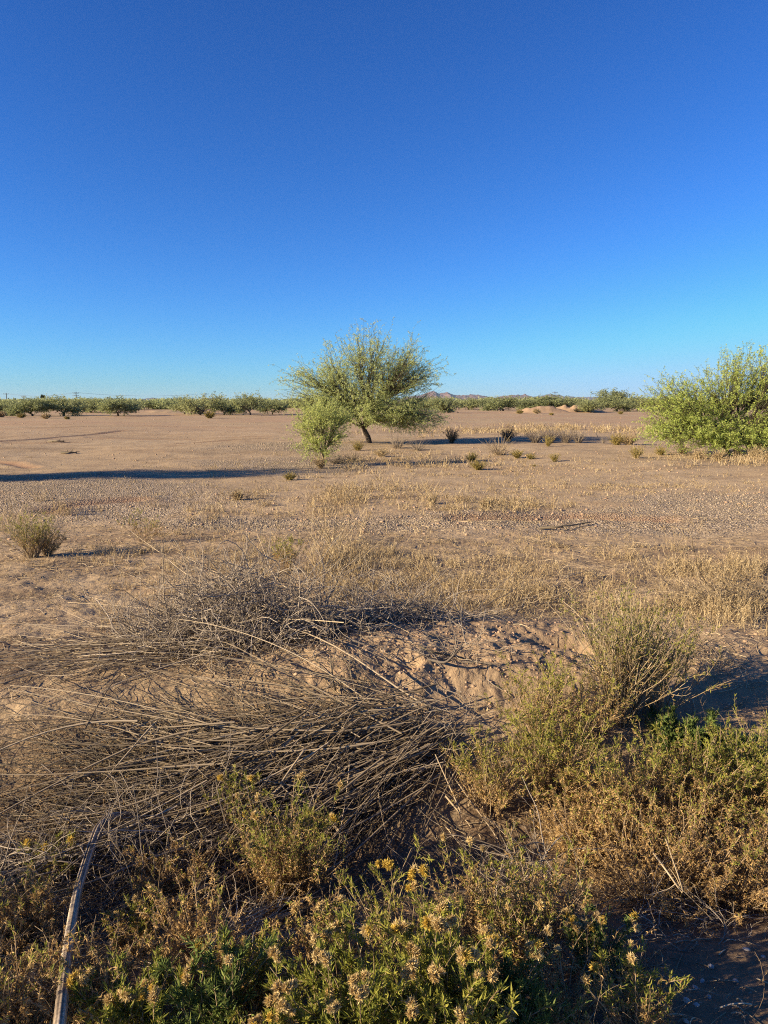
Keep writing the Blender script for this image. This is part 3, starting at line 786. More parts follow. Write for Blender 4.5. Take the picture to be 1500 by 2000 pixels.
G(560, 2110, 1940, 'low flowering shrub cut by the lower frame edge, with tan sprigs', 0.55, 60, 200, 4200, 30, green=.7, leaf=(.022, .0038))
G(690, 2090, 1855, 'bushy flowering shrub in the middle of the lower frame edge', 0.6, 80, 300, 6500, 44, green=.8, leaf=(.023, .0038))
G(850, 2080, 1835, 'fullest flowering shrub, covered in tan seed heads', 0.6, 90, 340, 7500, 54, green=.8, leaf=(.023, .0038))
G(990, 2060, 1890, 'leafy shrub with fading seed heads beside the bare shaded dirt', 0.65, 70, 260, 5200, 22, green=.7, kinds=('fresh', 'dry'), leaf=(.022, .0038))
G(770, 1900, 1700, 'loose upright sprigs with yellow buds in the dark ditch', 0.5, 36, 110, 2200, 12, green=.5, fl_yellow=.7)
G(925, 1850, 1675, 'tall tan sprigs in the dark ditch with one seed head', 0.45, 46, 150, 2600, 3, green=.25)
G(1050, 1850, 1660, 'tall sprigs with green tips beside grey bare twigs', 0.4, 40, 140, 2600, 0, green=.3)
G(1170, 1900, 1795, 'low shrub with a row of bright yellow flower clusters', 0.7, 50, 160, 3200, 26, green=.6, fl_yellow=.6, kinds=('fresh', 'dry'))
G(1235, 2030, 1880, 'dull green sprigs standing on the bare shaded dirt by the lower frame edge', 0.6, 40, 140, 2400, 5, green=.4)
G(1110, 2000, 1860, 'withered sprigs at the edge of the bare shaded dirt', 0.7, 34, 90, 1100, 6, green=.1)
G(185, 2010, 1850, 'withered brown brush right against the foot of the bent dead pole', 0.8, 70, 300, 5200, 0, green=.05)
G(25, 2040, 1870, 'withered brown brush in the lower corner beyond the bent dead pole', 0.8, 70, 300, 5200, 0, green=.08)
G(395, 1900, 1735, 'tan dead brush between the green sprig and the golden flowering shrub', 0.8, 60, 280, 5000, 0, green=.05)
G(490, 1990, 1850, 'olive sprigs with a few tan heads behind the dark green sprigs', 0.6, 50, 200, 3600, 8, green=.5)
G(640, 1900, 1760, 'dull brown sprigs in the shade behind the bushy flowering shrub', 0.6, 46, 180, 2800, 3, green=.2)
G(1010, 1900, 1760, 'dull olive sprigs between the tall tan sprigs and the tall green-tipped sprigs', 0.6, 46, 180, 2800, 2, green=.35)
# mass on the far side of the ditch
G(955, 1590, 1430, 'thin olive shrub at the end of the straw heap', 0.6, 60, 260, 4600, 0, green=.4)
G(1075, 1560, 1375, 'green-topped shrub in front of the dug soil', 0.6, 80, 380, 8500, 2, green=.5)
G(1130, 1690, 1540, 'brown twiggy shrub overhanging the dark ditch', 0.85, 80, 380, 8000, 0, green=.08)
G(1215, 1640, 1455, 'rounded tan shrub with a dusting of green', 0.8, 90, 420, 9500, 0, green=.2)
G(1320, 1640, 1435, 'tan shrub with bright green shoots sticking out', 0.75, 90, 420, 9500, 0, green=.3)
G(1430, 1620, 1425, 'olive green shrub at the frame edge, highest of the thicket', 0.7, 100, 460, 10500, 0, green=.45)
G(1530, 1640, 1415, 'dense green shrub half outside the frame', 0.7, 80, 380, 8500, 0, green=.5)
G(1265, 1760, 1580, 'reddish brown shrub low in the thicket', 0.9, 80, 380, 8000, 0, green=.05)
G(1390, 1770, 1600, 'russet shrub above the shaded bare dirt', 0.9, 90, 400, 8500, 0, green=.05)
G(1490, 1760, 1600, 'russet shrub at the frame edge above the shaded bare dirt', 0.9, 80, 380, 8000, 0, green=.08)
G(1212, 1405, 1155, 'tall straw-stemmed shrub with green tufts, beside the dug hollow', 0.31, 190, 700, 9500, 0, green=.5, stem_r=.0028, bare=.3, stem_mat='straw')
G(1285, 1400, 1180, 'slender greener shrub leaning on the tall straw-stemmed shrub', 0.4, 50, 220, 4200, 0, green=.6)
G(1045, 1440, 1275, 'thin pale olive shrub on the near slope of the dug soil', 0.55, 44, 200, 3000, 0, green=.5)
G(1150, 1455, 1315, 'wispy tan shrub at the foot of the tall straw-stemmed shrub', 0.6, 60, 240, 3600, 0, green=.2)
G(1320, 1480, 1385, 'bright green leafy herb in the shade of the tall shrub', 0.9, 40, 150, 3200, 0, green=1.3, kinds=('fresh',), leaf=(.036, .007), name='leafy_herb', group='leafy herbs in the shade')
G(1420, 1490, 1405, 'small green leafy herb beside the olive green shrub', 0.9, 34, 120, 2200, 0, green=1.2, kinds=('fresh',), leaf=(.034, .007), name='leafy_herb', group='leafy herbs in the shade')
G(62, 1090, 1000, 'solitary yellow-green shrub with pale straw top on open ground', 0.5, 100, 380, 3600, 0, green=.52, stem_r=.0028, leaf=(.028, .005), stem_mat='straw', group='shrubs on the open ground')
G(95, 1085, 1030, 'darker low shrub touching the solitary yellow-green shrub', 0.6, 50, 200, 2600, 0, green=.1, stem_r=.0026, leaf=(.034, .006), group='shrubs on the open ground')
G(560, 1120, 1045, 'small yellow-green shrub in the dry grass behind the twig heap', 0.55, 40, 160, 1800, 0, green=.4, leaf=(.03, .006), group='shrubs on the open ground')
G(283, 1060, 990, 'thin yellowish shrub in stubble, away from the solitary shrub', 0.5, 26, 90, 1000, 0, green=.4, leaf=(.03, .006), group='shrubs on the open ground')

# shrub copies added out of view to throw shade into the ditch
for k, (x, y, sc_) in enumerate(((-2.25, 1.3, 1.35), (-2.35, 1.8, 1.2), (-2.3, 2.35, 0.85))):
    copy_thing(SHADE, (x, y, tz(x, y)), 1.3 * k, (sc_ * 1.2, sc_ * 1.2, sc_), 'goldenbush copy added just outside the view to shade the ditch', 'goldenbush shrubs along the ditch')
# small bushes and tufts around the trees (15 to 25 m out)
def tuft_meshes(seed, n, h, spread, K=5, w=0.006):
    rng = np.random.default_rng(seed); az = rng.random(n) * 6.283; tl = spread * np.sqrt(rng.random(n))
    D = np.stack([np.sin(tl) * np.cos(az), np.sin(tl) * np.sin(az), np.cos(tl)], 1); P0 = np.concatenate([D[:, :2] * h * .3 * rng.random((n, 1)), np.full((n, 1), -.02)], 1)
    return grow(P0, D, h * (.5 + .6 * rng.random(n)), K, .10, np.array([0, 0, -.15]), rng), rng

def tuft(px, py, hpx, label, mat='olive', n=130, spread=.7, cat='bush', name='tuft_bush', group='small bushes between the trees', depth=None, w=0.008, leafy=True):
    if depth is None: x, y = hit(px, py)
    else: x, y = far_x(px, depth), depth
    dist = y * math.cos(PITCH) + H * math.sin(PITCH); h = hpx / FPX * dist
    P, rng = tuft_meshes(int(px * 3 + py), n, h * 1.05, spread)
    t = thing(name, label, cat, (x, y, tz(x, y)), group)
    b = Buf(); tubes(b, P, np.linspace(w * .5, w * .2, 5), 3, rng=rng); obj('stems', b.mesh('stems', M[mat]), t)
    if leafy:
        m = n * 9; i = rng.integers(0, n, m); C, tg = sample(P, i, .3 + .7 * rng.random(m)); b = Buf()
        leaves(b, C, norm(tg + rng.normal(size=(m, 3)) * .5), h * .11, w * 1.6, rng=rng); obj('leaves', b.mesh('leaves', M[mat]), t)
    return t

tuft(883, 866, 30, 'dark upright bush at the start of the tree shadow strip', 'dark_brush', 120, .5)
tuft(992, 862, 28, 'dark bush behind the pale straw spray', 'dark_brush', 140, .6)
tuft(976, 889, 45, 'pale straw spray of long bare stems in front of dark bush', 'straw', 90, .95, leafy=False, w=.012)
for k, (px, hp, lb) in enumerate(((1045, 30, 'grey twiggy bush, first in the row along the shadow strip'), (1075, 34, 'grey twiggy bush, tallest in the row along the shadow strip'), (1105, 32, 'grey twiggy bush in the row, with tan stems at its foot'), (1130, 26, 'grey twiggy bush at the far end of the row'))):
    tuft(px, 865, hp, lb, 'grey', 150, .7, leafy=False, w=.012, group='grey twiggy bushes in a row')
tuft(1070, 872, 22, 'tan grass clump in front of the grey twiggy row', 'olive', 70, .5)
tuft(1205, 869, 24, 'bushy tan shrub at the end of the shadow strip, darker half', 'olive', 150, .8)
tuft(1228, 869, 26, 'bushy tan shrub at the end of the shadow strip, paler half', 'grass', 170, .8)
tuft(1178, 866, 14, 'thin grey weed beside the bushy tan shrub', 'grey', 40, .5, leafy=False)
tuft(921, 901, 19, 'tan tuft just behind the greener round tuft', 'olive', 110, .7)
tuft(935, 918, 22, 'greener round tuft nearest the viewer, with its own short shadow', 'olive', 120, .8)
tuft(1010, 895, 19, 'tan tuft next to a smaller dark green one', 'olive', 110, .7)
tuft(1036, 897, 14, 'small dark green tuft with a long thin shadow', 'olive', 90, .8)
tuft(1083, 902, 18, 'upright yellow tuft standing by itself', 'olive', 70, .55)
tuft(1044, 911, 6, 'tiny low tuft on bare ground', 'olive', 50, .9)
tuft(1243, 895, 24, 'tall tan tuft on bare soil just before the palo verde', 'olive', 100, .55)
tuft(1289, 889, 17, 'round tan tuft under the palo verde edge', 'olive', 100, .7)
tuft(1333, 886, 16, 'pale tan tuft in the palo verde shade', 'grass', 90, .7)
for px, py, hp, lb in ((1365, 897, 22, 'tan tuft below the palo verde, on its open side'), (1405, 901, 24, 'tan tuft at the dark stems of the palo verde'), (1440, 893, 20, 'tan tuft deep under the palo verde'), (1475, 895, 26, 'tall tan tuft under the palo verde by the frame edge'), (1505, 900, 24, 'tan tuft under the palo verde, cut by the frame edge')):
    tuft(px, py, hp, lb, 'grass', 120, .6, group='tufts beneath the palo verde')
tuft(566, 938, 18, 'yellow tuft on the gravel at the end of the long shadow', 'olive', 110, .8)
tuft(465, 976, 24, 'yellow upright tuft near pale grass on gravel', 'grass', 80, .6)
tuft(626, 915, 26, 'dry tan grass at the foot of the small sapling', 'grass', 110, .5)
tuft(655, 905, 26, 'dark dead twigs beside the small sapling', 'grey', 170, 1.1, leafy=False, w=.01)
tuft(690, 902, 24, 'dead brown twigs between sapling and mesquite trunk', 'dark_brush', 130, 1.1, leafy=False, w=.01)
tuft(745, 892, 20, 'straw-coloured grass clump in front of the mesquite trunk', 'grass', 120, .9)
tuft(700, 880, 20, 'olive clump beside the mesquite trunk', 'olive', 90, .7)
tuft(775, 876, 34, 'tall dry stems on the shadow side of the mesquite trunk', 'grey', 90, .8, leafy=False, w=.012)
tuft(815, 880, 26, 'thin dead branches below the drooping mesquite branches', 'grey', 70, 1.0, leafy=False, w=.012)
tuft(845, 985, 30, 'pale wispy grass tuft on the gravel, taller than its neighbours', 'grass', 70, .5, leafy=False)
tuft(950, 992, 24, 'pale grass tuft beside the gravel strip', 'grass', 90, .7)
for px, py, hp, m_, lb in ((90, 818, 11, 'grass', 'straw-yellow bush before the wide bushy tree'), (42, 816, 9, 'olive', 'small olive bush before the spreading yellowish tree'), (2, 815, 12, 'grass', 'yellow bush at the frame edge before the bushy trees'), (131, 819, 6, 'olive', 'tiny bush on the bare field before the dome-shaped tree'),
                           (409, 817, 14, 'olive', 'round yellow bush before the airy trees'), (1048, 808, 10, 'grass', 'yellow bush against the larger spoil heap'), (1015, 808, 8, 'olive', 'yellow bush against the smaller spoil heap'), (1126, 805, 7, 'dark_brush', 'small dark bush by the end of the spoil heaps'), (1153, 803, 8, 'dark_brush', 'dark bush under the low single-stemmed tree'), (1212, 809, 6, 'olive', 'low bush on open ground before the wide far tree'), (1077, 811, 5, 'olive', 'tiny bush in front of the spoil heaps')):
    tuft(px, py, hp, lb, m_, 160, .9, w=.05, group='bushes at the far side of the field')

# ------------------------------------------------------------------ dry grass (nobody could count it)
GR = [  # px, py, rx, ry, count, height m, taper
    (640, 1090, 160, 35, 2600, .16), (800, 1110, 330, 45, 3600, .11), (560, 1160, 220, 40, 1800, .14), (900, 1160, 260, 35, 2600, .12), (640, 1060, 90, 50, 260, .42),
    (560, 975, 200, 22, 2200, .16), (700, 960, 160, 25, 1400, .2), (960, 985, 160, 15, 1200, .13), (1180, 950, 320, 16, 1500, .08), (300, 1060, 170, 35, 1500, .09), (60, 1000, 110, 40, 400, .3), (1420, 1110, 160, 45, 2600, .18),
    (1300, 1180, 220, 45, 1700, .13), (1150, 1065, 260, 35, 1100, .06), (1420, 1190, 120, 50, 1300, .16), (1000, 845, 260, 10, 1800, .22), (1130, 840, 160, 10, 1200, .3), (760, 900, 220, 18, 1600, .18), (420, 1130, 200, 45, 1000, .12), (330, 1190, 160, 40, 600, .1), (1420, 900, 150, 20, 900, .2),
    (1060, 1250, 120, 40, 200, .1), (100, 1090, 160, 40, 300, .08), (750, 1000, 800, 90, 4500, .05), (750, 920, 800, 40, 3500, .07), (750, 1200, 900, 130, 3000, .06), (1050, 915, 300, 30, 900, .08)]
def dry_grass():
    rng = np.random.default_rng(9); b = Buf()
    for (px, py, rx, ry, n, h) in GR:
        n = int(n * 1.7)
        cx, cy, wx, wy = px_patch(px, py, rx, ry)
        q = rng.normal(size=(n, 2)) * 0.55; X = cx + q[:, 0] * wx; Y = np.maximum(cy + q[:, 1] * wy, 3.3)
        # blades stand in little clumps
        k = max(4, n // 14); ci = rng.integers(0, k, n); far = max(1.0, cy / 9)
        X = np.where(rng.random(n) < .8, X[ci] + rng.normal(size=n) * .035 * far, X); Y = np.where(rng.random(n) < .8, Y[ci] + rng.normal(size=n) * .035 * far, Y)
        ok = (mound_mask(X, Y) < .5) & (fbm(X / (.06 * cy), Y / (.05 * cy), 3, 19) + .35 * rng.random(n) > .16); X, Y = X[ok], Y[ok]; n = len(X)
        D = np.stack([rng.normal(size=n) * .4, rng.normal(size=n) * .4, np.ones(n)], 1)
        P = grow(np.stack([X, Y, terrain(X, Y) - .01], 1), D, h * (.4 + .9 * rng.random(n)), 4, .14, np.array([0, 0, -.2]), rng)
        w = max(0.0028, 0.0006 * cy)
        ribbons(b, P, np.array([1, .9, .7, .25]) * w, rng=rng)
        # seed bits along the blade
        m = n * 2; i = rng.integers(0, n, m); C, tg = sample(P, i, .4 + .6 * rng.random(m)); leaves(b, C, norm(tg + rng.normal(size=(m, 3)) * .6), max(.012, h * .12), w * 1.7, rng=rng)
    return tag(obj('dry_grass', b.mesh('dry_grass', M['grass'])), 'short tan dry grass and stubble growing in patches across the ground', 'grass', kind='stuff')
dry_grass()

# ------------------------------------------------------------------ fallen stalks, twig heaps, litter
def lay(P, lift):
    """rest paths on the ground: lift is the height above it (N,K)"""
    Z = terrain(P[..., 0], P[..., 1])
    Q = P.copy(); Q[..., 2] = Z + lift; return Q

def smooth_lift(P):
    # stalks are stiff: replace each height profile by a smoothed one
    Z = P[..., 2].copy()
    for _ in range(6):
        Z[:, 1:-1] = np.maximum(.25 * Z[:, :-2] + .5 * Z[:, 1:-1] + .25 * Z[:, 2:], terrain(P[:, 1:-1, 0], P[:, 1:-1, 1]) + .004)
    P[..., 2] = Z; return P

def stalk_fan(buf, rng, roots, tips, n, heap, r=(.0016, .0034), bow=.07, K=12, tip_lift=.05, root_sd=.09, tip_sd=.12, sides=4, spread=.2):
    """stalks fallen from a root towards tips along two guide segments, piled up to `heap` metres"""
    R = np.array([hit(*p) for p in roots]); T = np.array([hit(*p) for p in tips])
    def along(A, u):
        s = u * (len(A) - 1); k = np.clip(s.astype(int), 0, len(A) - 2); f = (s - k)[:, None]; return A[k] + (A[k + 1] - A[k]) * f
    u = rng.random(n); v = np.clip(u + rng.normal(size=n) * .34, -.15, 1.15)
    a = along(R, u) + rng.normal(size=(n, 2)) * root_sd; c = along(T, v) + rng.normal(size=(n, 2)) * tip_sd
    d = c - a; far_ = np.linalg.norm(d, axis=1); st = rng.random(n) ** 1.4 * .75
    a = a + d * st[:, None]; L = far_ * np.minimum(1.05 - st, .22 + .6 * rng.random(n))
    hd = np.arctan2(d[:, 1], d[:, 0]) + rng.standard_t(4, size=n) * spread
    s = np.linspace(0, 1, K)[None] * np.ones((n, 1))
    dh = rng.normal(size=n)[:, None] * bow * 6 / K + rng.normal(size=(n, K)) * .035
    kk = rng.integers(3, K, n); kink = (rng.random(n) < .38) * rng.normal(size=n) * .55
    dh[np.arange(n), np.minimum(kk, K - 1)] += kink
    ang = hd[:, None] + np.cumsum(dh, 1); stp = (L / (K - 1))[:, None]
    P = np.zeros((n, K, 3)); P[:, 0, :2] = a
    P[:, 1:, 0] = a[:, :1] + np.cumsum(np.cos(ang[:, 1:]) * stp, 1); P[:, 1:, 1] = a[:, 1:] + np.cumsum(np.sin(ang[:, 1:]) * stp, 1)
    lay_h = heap * rng.random(n) ** 1.1
    lift = .006 + lay_h[:, None] * (1 - .45 * s) + tip_lift * rng.random(n)[:, None] ** 3 * np.clip(s - .5, 0, 1) * 2
    P = smooth_lift(lay(P, lift))
    rr = (r[0] + (r[1] - r[0]) * rng.random(n) ** 2)[:, None] * np.linspace(1.1, .5, K)[None]
    tubes(buf, P, rr, sides, rng=rng)
    return P

def side_twigs(buf, P, n, L, r, rng, upb=.25):
    i = rng.integers(0, len(P), n); C, tg = sample(P, i, .2 + .8 * rng.random(n))
    T = grow(C, norm(tg + rng.normal(size=(n, 3)) * .6 + np.array([0, 0, upb])), L * (.4 + .8 * rng.random(n)), 5, .16, None, rng)
    T[..., 2] = np.maximum(T[..., 2], terrain(T[..., 0], T[..., 1]) + .004)
    tubes(buf, T, np.linspace(r, r * .45, 5), 3, rng=rng)
    return T

rng = np.random.default_rng(100)
# 1 the great mat of long stalks swept across the ditch
t = hit3(520, 1520); heap = thing('straw_heap', 'great mat of long fallen straw stalks swept across the ditch bank', 'straw heap', t, 'heaps of fallen stalks')
def heap_part(name, buf, mat, root):
    me = buf.mesh(name, M[mat]); o = obj(name, me, root); me.transform(__import__('mathutils').Matrix.Translation(-root.location)); return o
b = Buf(); P = stalk_fan(b, rng, [(880, 1430), (880, 1480), (840, 1530)], [(-60, 1530), (-60, 1640), (0, 1720), (150, 1740)], 430, .24, (.0014, .0056), spread=.27)
P2 = stalk_fan(b, rng, [(860, 1420), (740, 1440)], [(0, 1540), (200, 1640), (380, 1640)], 120, .26, (.0016, .005))
P3 = stalk_fan(b, rng, [(900, 1440), (820, 1530)], [(560, 1640), (420, 1690), (500, 1580)], 130, .18, (.0016, .004))
heap_part('stalks', b, 'old_straw', heap)
b = Buf(); stalk_fan(b, rng, [(870, 1420), (860, 1500), (600, 1540)], [(-80, 1580), (0, 1700), (100, 1740)], 760, .10, (.0014, .0032), .12, spread=.4); side_twigs(b, P, 700, .22, .0013, rng)
heap_part('dark_stalks', b, 'dark_brush', heap)
b = Buf(); heap_part('root_twigs', (lambda bb: (side_twigs(bb, grow(np.array([hit3(875, 1440, .12)] * 40) + rng.normal(size=(40, 3)) * np.array([.12, .12, .03]), rng.normal(size=(40, 3)) + np.array([0, -.4, .3]), .35, 8, .18, np.array([0, 0, -.6]), rng), 160, .16, .0014, rng), bb)[1])(b), 'grey', heap)
for k, (tp, rt, lf) in enumerate((((165, 1250), (690, 1400), .42), ((85, 1290), (640, 1430), .30), ((20, 1340), (600, 1480), .22), ((350, 1210), (740, 1390), .36), ((20, 1400), (420, 1500), .18), ((430, 1330), (800, 1420), .22), ((250, 1390), (560, 1480), .2))):
    A = hit3(*rt, .05); B = hit3(*tp, lf); tt = np.linspace(0, 1, 16)[:, None]
    C = (A + B) / 2 + np.array([rng.normal() * .1, rng.normal() * .1, .10 + lf * .3])
    Q = (1 - tt) ** 2 * A + 2 * tt * (1 - tt) * C + tt ** 2 * B
    b = Buf(); tubes(b, Q[None], np.linspace(.0042, .0016, 16), 5, rng=rng); side_twigs(b, Q[None], 7, .2, .0013, rng, .1)
    heap_part('arching_stalk', b, 'straw', heap)
# 2 loose stalks lying on the slope behind
t = hit3(380, 1390); h2 = thing('straw_heap', 'loose scatter of pale stalks on the slope behind the great straw mat', 'straw heap', t, 'heaps of fallen stalks')
b = Buf(); P = stalk_fan(b, rng, [(760, 1330), (780, 1400)], [(60, 1340), (100, 1450), (30, 1500)], 26, .05, (.0018, .0036), .16, tip_lift=.25); side_twigs(b, P, 60, .2, .0012, rng); heap_part('stalks', b, 'straw', h2)
# 3 the grey twig tangle
def tangle(px, py, rx, ry, hh, n, label, mat='grey', L=.55, r=.0024, up=.55, jit=.17, name='twig_heap', cat='twig heap', extra=None):
    cx, cy = hit(px, py); root = thing(name, label, cat, (cx, cy, tz(cx, cy)), 'heaps of fallen stalks')
    q = rng.normal(size=(n, 2)) * .5; X = cx + q[:, 0] * rx; Y = cy + q[:, 1] * ry
    z = terrain(X, Y) + hh * np.exp(-(q ** 2).sum(1) * 1.6) * rng.random(n)
    D = rng.normal(size=(n, 3)) * np.array([1, .7, .35]) + np.array([-.5, 0, up * .4])
    P = grow(np.stack([X, Y, z], 1), D, L * (.4 + .9 * rng.random(n)), 9, jit, np.array([0, 0, -.35]), rng)
    P[..., 2] = np.maximum(P[..., 2], terrain(P[..., 0], P[..., 1]) + .004)
    b = Buf(); tubes(b, P, (r * (.5 + .8 * rng.random(n)))[:, None] * np.linspace(1, .45, 9)[None], 4, rng=rng)
    T = side_twigs(b, P, n * 2, L * .32, r * .5, rng); side_twigs(b, T, n * 2, L * .14, r * .35, rng)
    heap_part('twigs', b, mat, root)
    return root
tg1 = tangle(480, 1255, .80, .40, .52, 1050, 'dense grey tangle of dead twigs behind the straw mat', L=.5, r=.0040, jit=.24)
b = Buf(); P = stalk_fan(b, rng, [(480, 1250), (480, 1300)], [(-60, 1270), (-40, 1310), (100, 1330)], 150, .14, (.0016, .0036)); heap_part('stalks', b, 'old_straw', tg1)
b = Buf(); P = stalk_fan(b, rng, [(760, 1270), (690, 1300)], [(250, 1060), (120, 1140), (420, 1080)], 16, .30, (.002, .0034), .1, tip_lift=.45); side_twigs(b, P, 40, .16, .0011, rng); heap_part('arching_stalks', b, 'straw', tg1)
tangle(800, 1215, .5, .2, .14, 260, 'flat grey twig pile between the grass and the dug soil', L=.45, r=.0034)
tangle(900, 1285, .55, .22, .05, 50, 'few grey twigs scattered over the dug soil', L=.35, r=.003)
tg4 = tangle(1440, 1180, .55, .3, .2, 170, 'straw-coloured twig heap at the frame edge behind the tall shrub', 'straw', L=.5, r=.0034)
tangle(1360, 1290, .4, .15, .08, 60, 'thin scatter of twigs behind the tall shrub on bare soil', 'straw', L=.4)
t = hit3(1080, 1170); h5 = thing('straw_heap', 'spray of pale curved stalks lying on grass behind the dug soil', 'straw heap', t, 'heaps of fallen stalks')
b = Buf(); stalk_fan(b, rng, [(970, 1195), (1010, 1190)], [(1180, 1095), (1150, 1150), (1190, 1180)], 34, .05, (.0022, .004), .12, tip_lift=.22); heap_part('stalks', b, 'straw', h5)
t = hit3(110, 1108); h6 = thing('straw_heap', 'small wisp of pale bent stalks below the solitary yellow-green shrub', 'straw heap', t, 'heaps of fallen stalks')
b = Buf(); stalk_fan(b, rng, [(60, 1106), (70, 1112)], [(135, 1110), (130, 1122)], 16, .03, (.002, .0035), .12, tip_lift=.05, root_sd=.04, tip_sd=.06); heap_part('stalks', b, 'straw', h6)
t = hit3(480, 1880); h7 = thing('straw_heap', 'bundle of grey bare stalks leaning in the dark ditch', 'straw heap', t, 'heaps of fallen stalks')
b = Buf(); P = stalk_fan(b, rng, [(350, 1980), (420, 1960)], [(640, 1770), (600, 1810), (560, 1780)], 70, .16, (.0014, .0026), .06, tip_lift=.12, root_sd=.05, tip_sd=.06); side_twigs(b, P, 60, .14, .001, rng); heap_part('stalks', b, 'grey', h7)
tangle(1040, 1790, .22, .14, .3, 60, 'sheaf of grey bare twigs between the tall sprigs in the ditch', L=.3, up=1.6, jit=.08)
tangle(60, 1780, .3, .3, .25, 200, 'brown twig litter heaped beside the bent dead pole', L=.35)
tangle(330, 1680, .5, .3, .16, 260, 'dark twig litter under the front edge of the straw mat', L=.4)
tangle(1330, 1800, .5, .2, .08, 120, 'fine twig litter under the russet shrubs', L=.2, r=.0014)

# dead sticks one can tell apart
def stick(pts, r0, r1, label, mat='grey', twigs=5, name='dead_stick', cat='stick', group='dead sticks on the ground'):
    P = np.array([hit3(px, py, u) for px, py, u in pts]); s = np.linspace(0, 1, len(P)); k = np.linspace(0, 1, 14)
    Q = np.stack([np.interp(k, s, P[:, i]) for i in range(3)], 1)
    Q[1:-1] = (Q[:-2] + 2 * Q[1:-1] + Q[2:]) / 4
    root = thing(name, label, cat, tuple(Q[0]), group); b = Buf(); tubes(b, Q[None], np.linspace(r0, r1, 14), 7, rng=rng)
    heap_part('stem', b, mat, root)
    if twigs:
        b = Buf(); side_twigs(b, Q[None], twigs, .18, r1 * .8, rng, .2); heap_part('twigs', b, mat, root)
stick([(835, 1290, .03), (870, 1300, .08), (895, 1270, .14), (905, 1255, .18)], .009, .004, 'forked grey stick standing up from the dug soil', 'grey', 6)
stick([(820, 1262, .03), (840, 1275, .05), (900, 1285, .03), (960, 1300, .03)], .007, .003, 'dark twig lying across the top of the dug soil', 'dark_brush', 4)
stick([(655, 1350, .02), (650, 1330, .10), (648, 1310, .17), (645, 1295, .2)], .008, .003, 'short upright dark twig at the near edge of the dug soil', 'dark_brush', 6)
stick([(1055, 1032, .02), (1090, 1030, .05), (1120, 1026, .05), (1155, 1020, .03)], .02, .006, 'dark dead branch lying on the gravel ground behind the dry grass', 'dark_brush', 14)
stick([(120, 884, .03), (135, 884, .06), (150, 884, .03)], .04, .015, 'dark dead branch lying on the red open field', 'dark_brush', 10)
stick([(95, 862, .03), (112, 862, .06), (125, 862, .03)], .05, .02, 'small dark clump of dead wood beside the tyre ruts', 'dark_brush', 8)
stick([(1270, 1660, .2), (1300, 1700, .22), (1340, 1760, .12), (1300, 1640, .34)], .004, .002, 'thin pale stick hanging in the russet thicket', 'straw', 3)
stick([(640, 1600, .08), (690, 1660, .12), (600, 1560, .16)], .004, .002, 'curved pale stick at the front edge of the straw mat', 'straw', 3)
stick([(870, 1560, .10), (905, 1600, .08), (850, 1480, .2)], .005, .0025, 'crooked pale stick hanging from the end of the straw mat', 'straw', 8)

# the bent dead pole
def dead_pole():
    pts = np.array([hit3(105, 2120, .20), hit3(118, 1990, .17), hit3(133, 1850, .17), hit3(152, 1740, .18), hit3(176, 1660, .19), hit3(192, 1622, .20), hit3(212, 1600, .19), hit3(240, 1592, .14), hit3(285, 1590, .05)])
    k = np.linspace(0, 1, 60); s = np.linspace(0, 1, len(pts)); Q = np.stack([np.interp(k, s, pts[:, i]) for i in range(3)], 1)
    for _ in range(5): Q[1:-1] = (Q[:-2] + 2 * Q[1:-1] + Q[2:]) / 4
    root = thing('dead_pole', 'thick grey dead pole, cracked and bent over where it meets the straw mat', 'pole', tuple(Q[0]))
    T = norm(np.gradient(Q, axis=0)); u = norm(np.cross(T, [0, 0, 1.0])); v = np.cross(u, T); sides = 40
    a = np.arange(sides) / sides * 2 * math.pi
    rad = np.interp(k, [0, .3, .5, .62, .7, 1], [.0145, .0145, .016, .019, .016, .011])
    gro = fbm(np.cos(a)[None] * 3 + 0 * k[:, None], np.sin(a)[None] * 3 + k[:, None] * 1.6, 4, 5)
    crack = -.30 * np.exp(-((a[None] - 1.9 - .5 * (k[:, None] - .5)) / .16) ** 2) * np.clip((k[:, None] - .30) * 6, 0, 1) - .22 * np.exp(-((a[None] - .9) / .12) ** 2) * np.clip((k[:, None] - .42) * 8, 0, 1)
    R = rad[:, None] * (1 + .14 * gro + crack)
    V = Q[:, None] + R[..., None] * (np.cos(a)[None, :, None] * u[:, None] + np.sin(a)[None, :, None] * v[:, None])
    idx = np.arange(60 * sides).reshape(60, sides); nx = np.roll(idx, -1, 1)
    kk, aa = np.meshgrid(k, a, indexing='ij')
    tint = np.clip(.5 + .55 * fbm(np.cos(aa) * 7, np.sin(aa) * 7 + kk * 5, 4, 15) + .25 * fbm(kk * 14, aa * .6, 3, 25) + 1.6 * crack, 0, 1)
    b = Buf(); b.add(V, np.stack([idx[:-1], nx[:-1], nx[1:], idx[1:]], -1).reshape(-1, 4), tint.ravel())
    m = plant_mat('weathered_pole', [(0.07, 0.052, 0.036), (0.28, 0.22, 0.155), (0.48, 0.40, 0.30)], 0, .85, 90, 0.0)
    me = b.mesh('shaft', m, True); o = obj('shaft', me, root); me.transform(__import__('mathutils').Matrix.Translation(-root.location))
    b = Buf(); i0 = rng.integers(27, 42, 26); SP = grow(Q[i0] + rng.normal(size=(26, 3)) * .012, T[i0] + rng.normal(size=(26, 3)) * .25, .10, 5, .06, None, rng); tubes(b, SP, np.linspace(.003, .0008, 5), 4, rng=rng)
    heap_part('splinters', b, 'grey', root)
dead_pole()

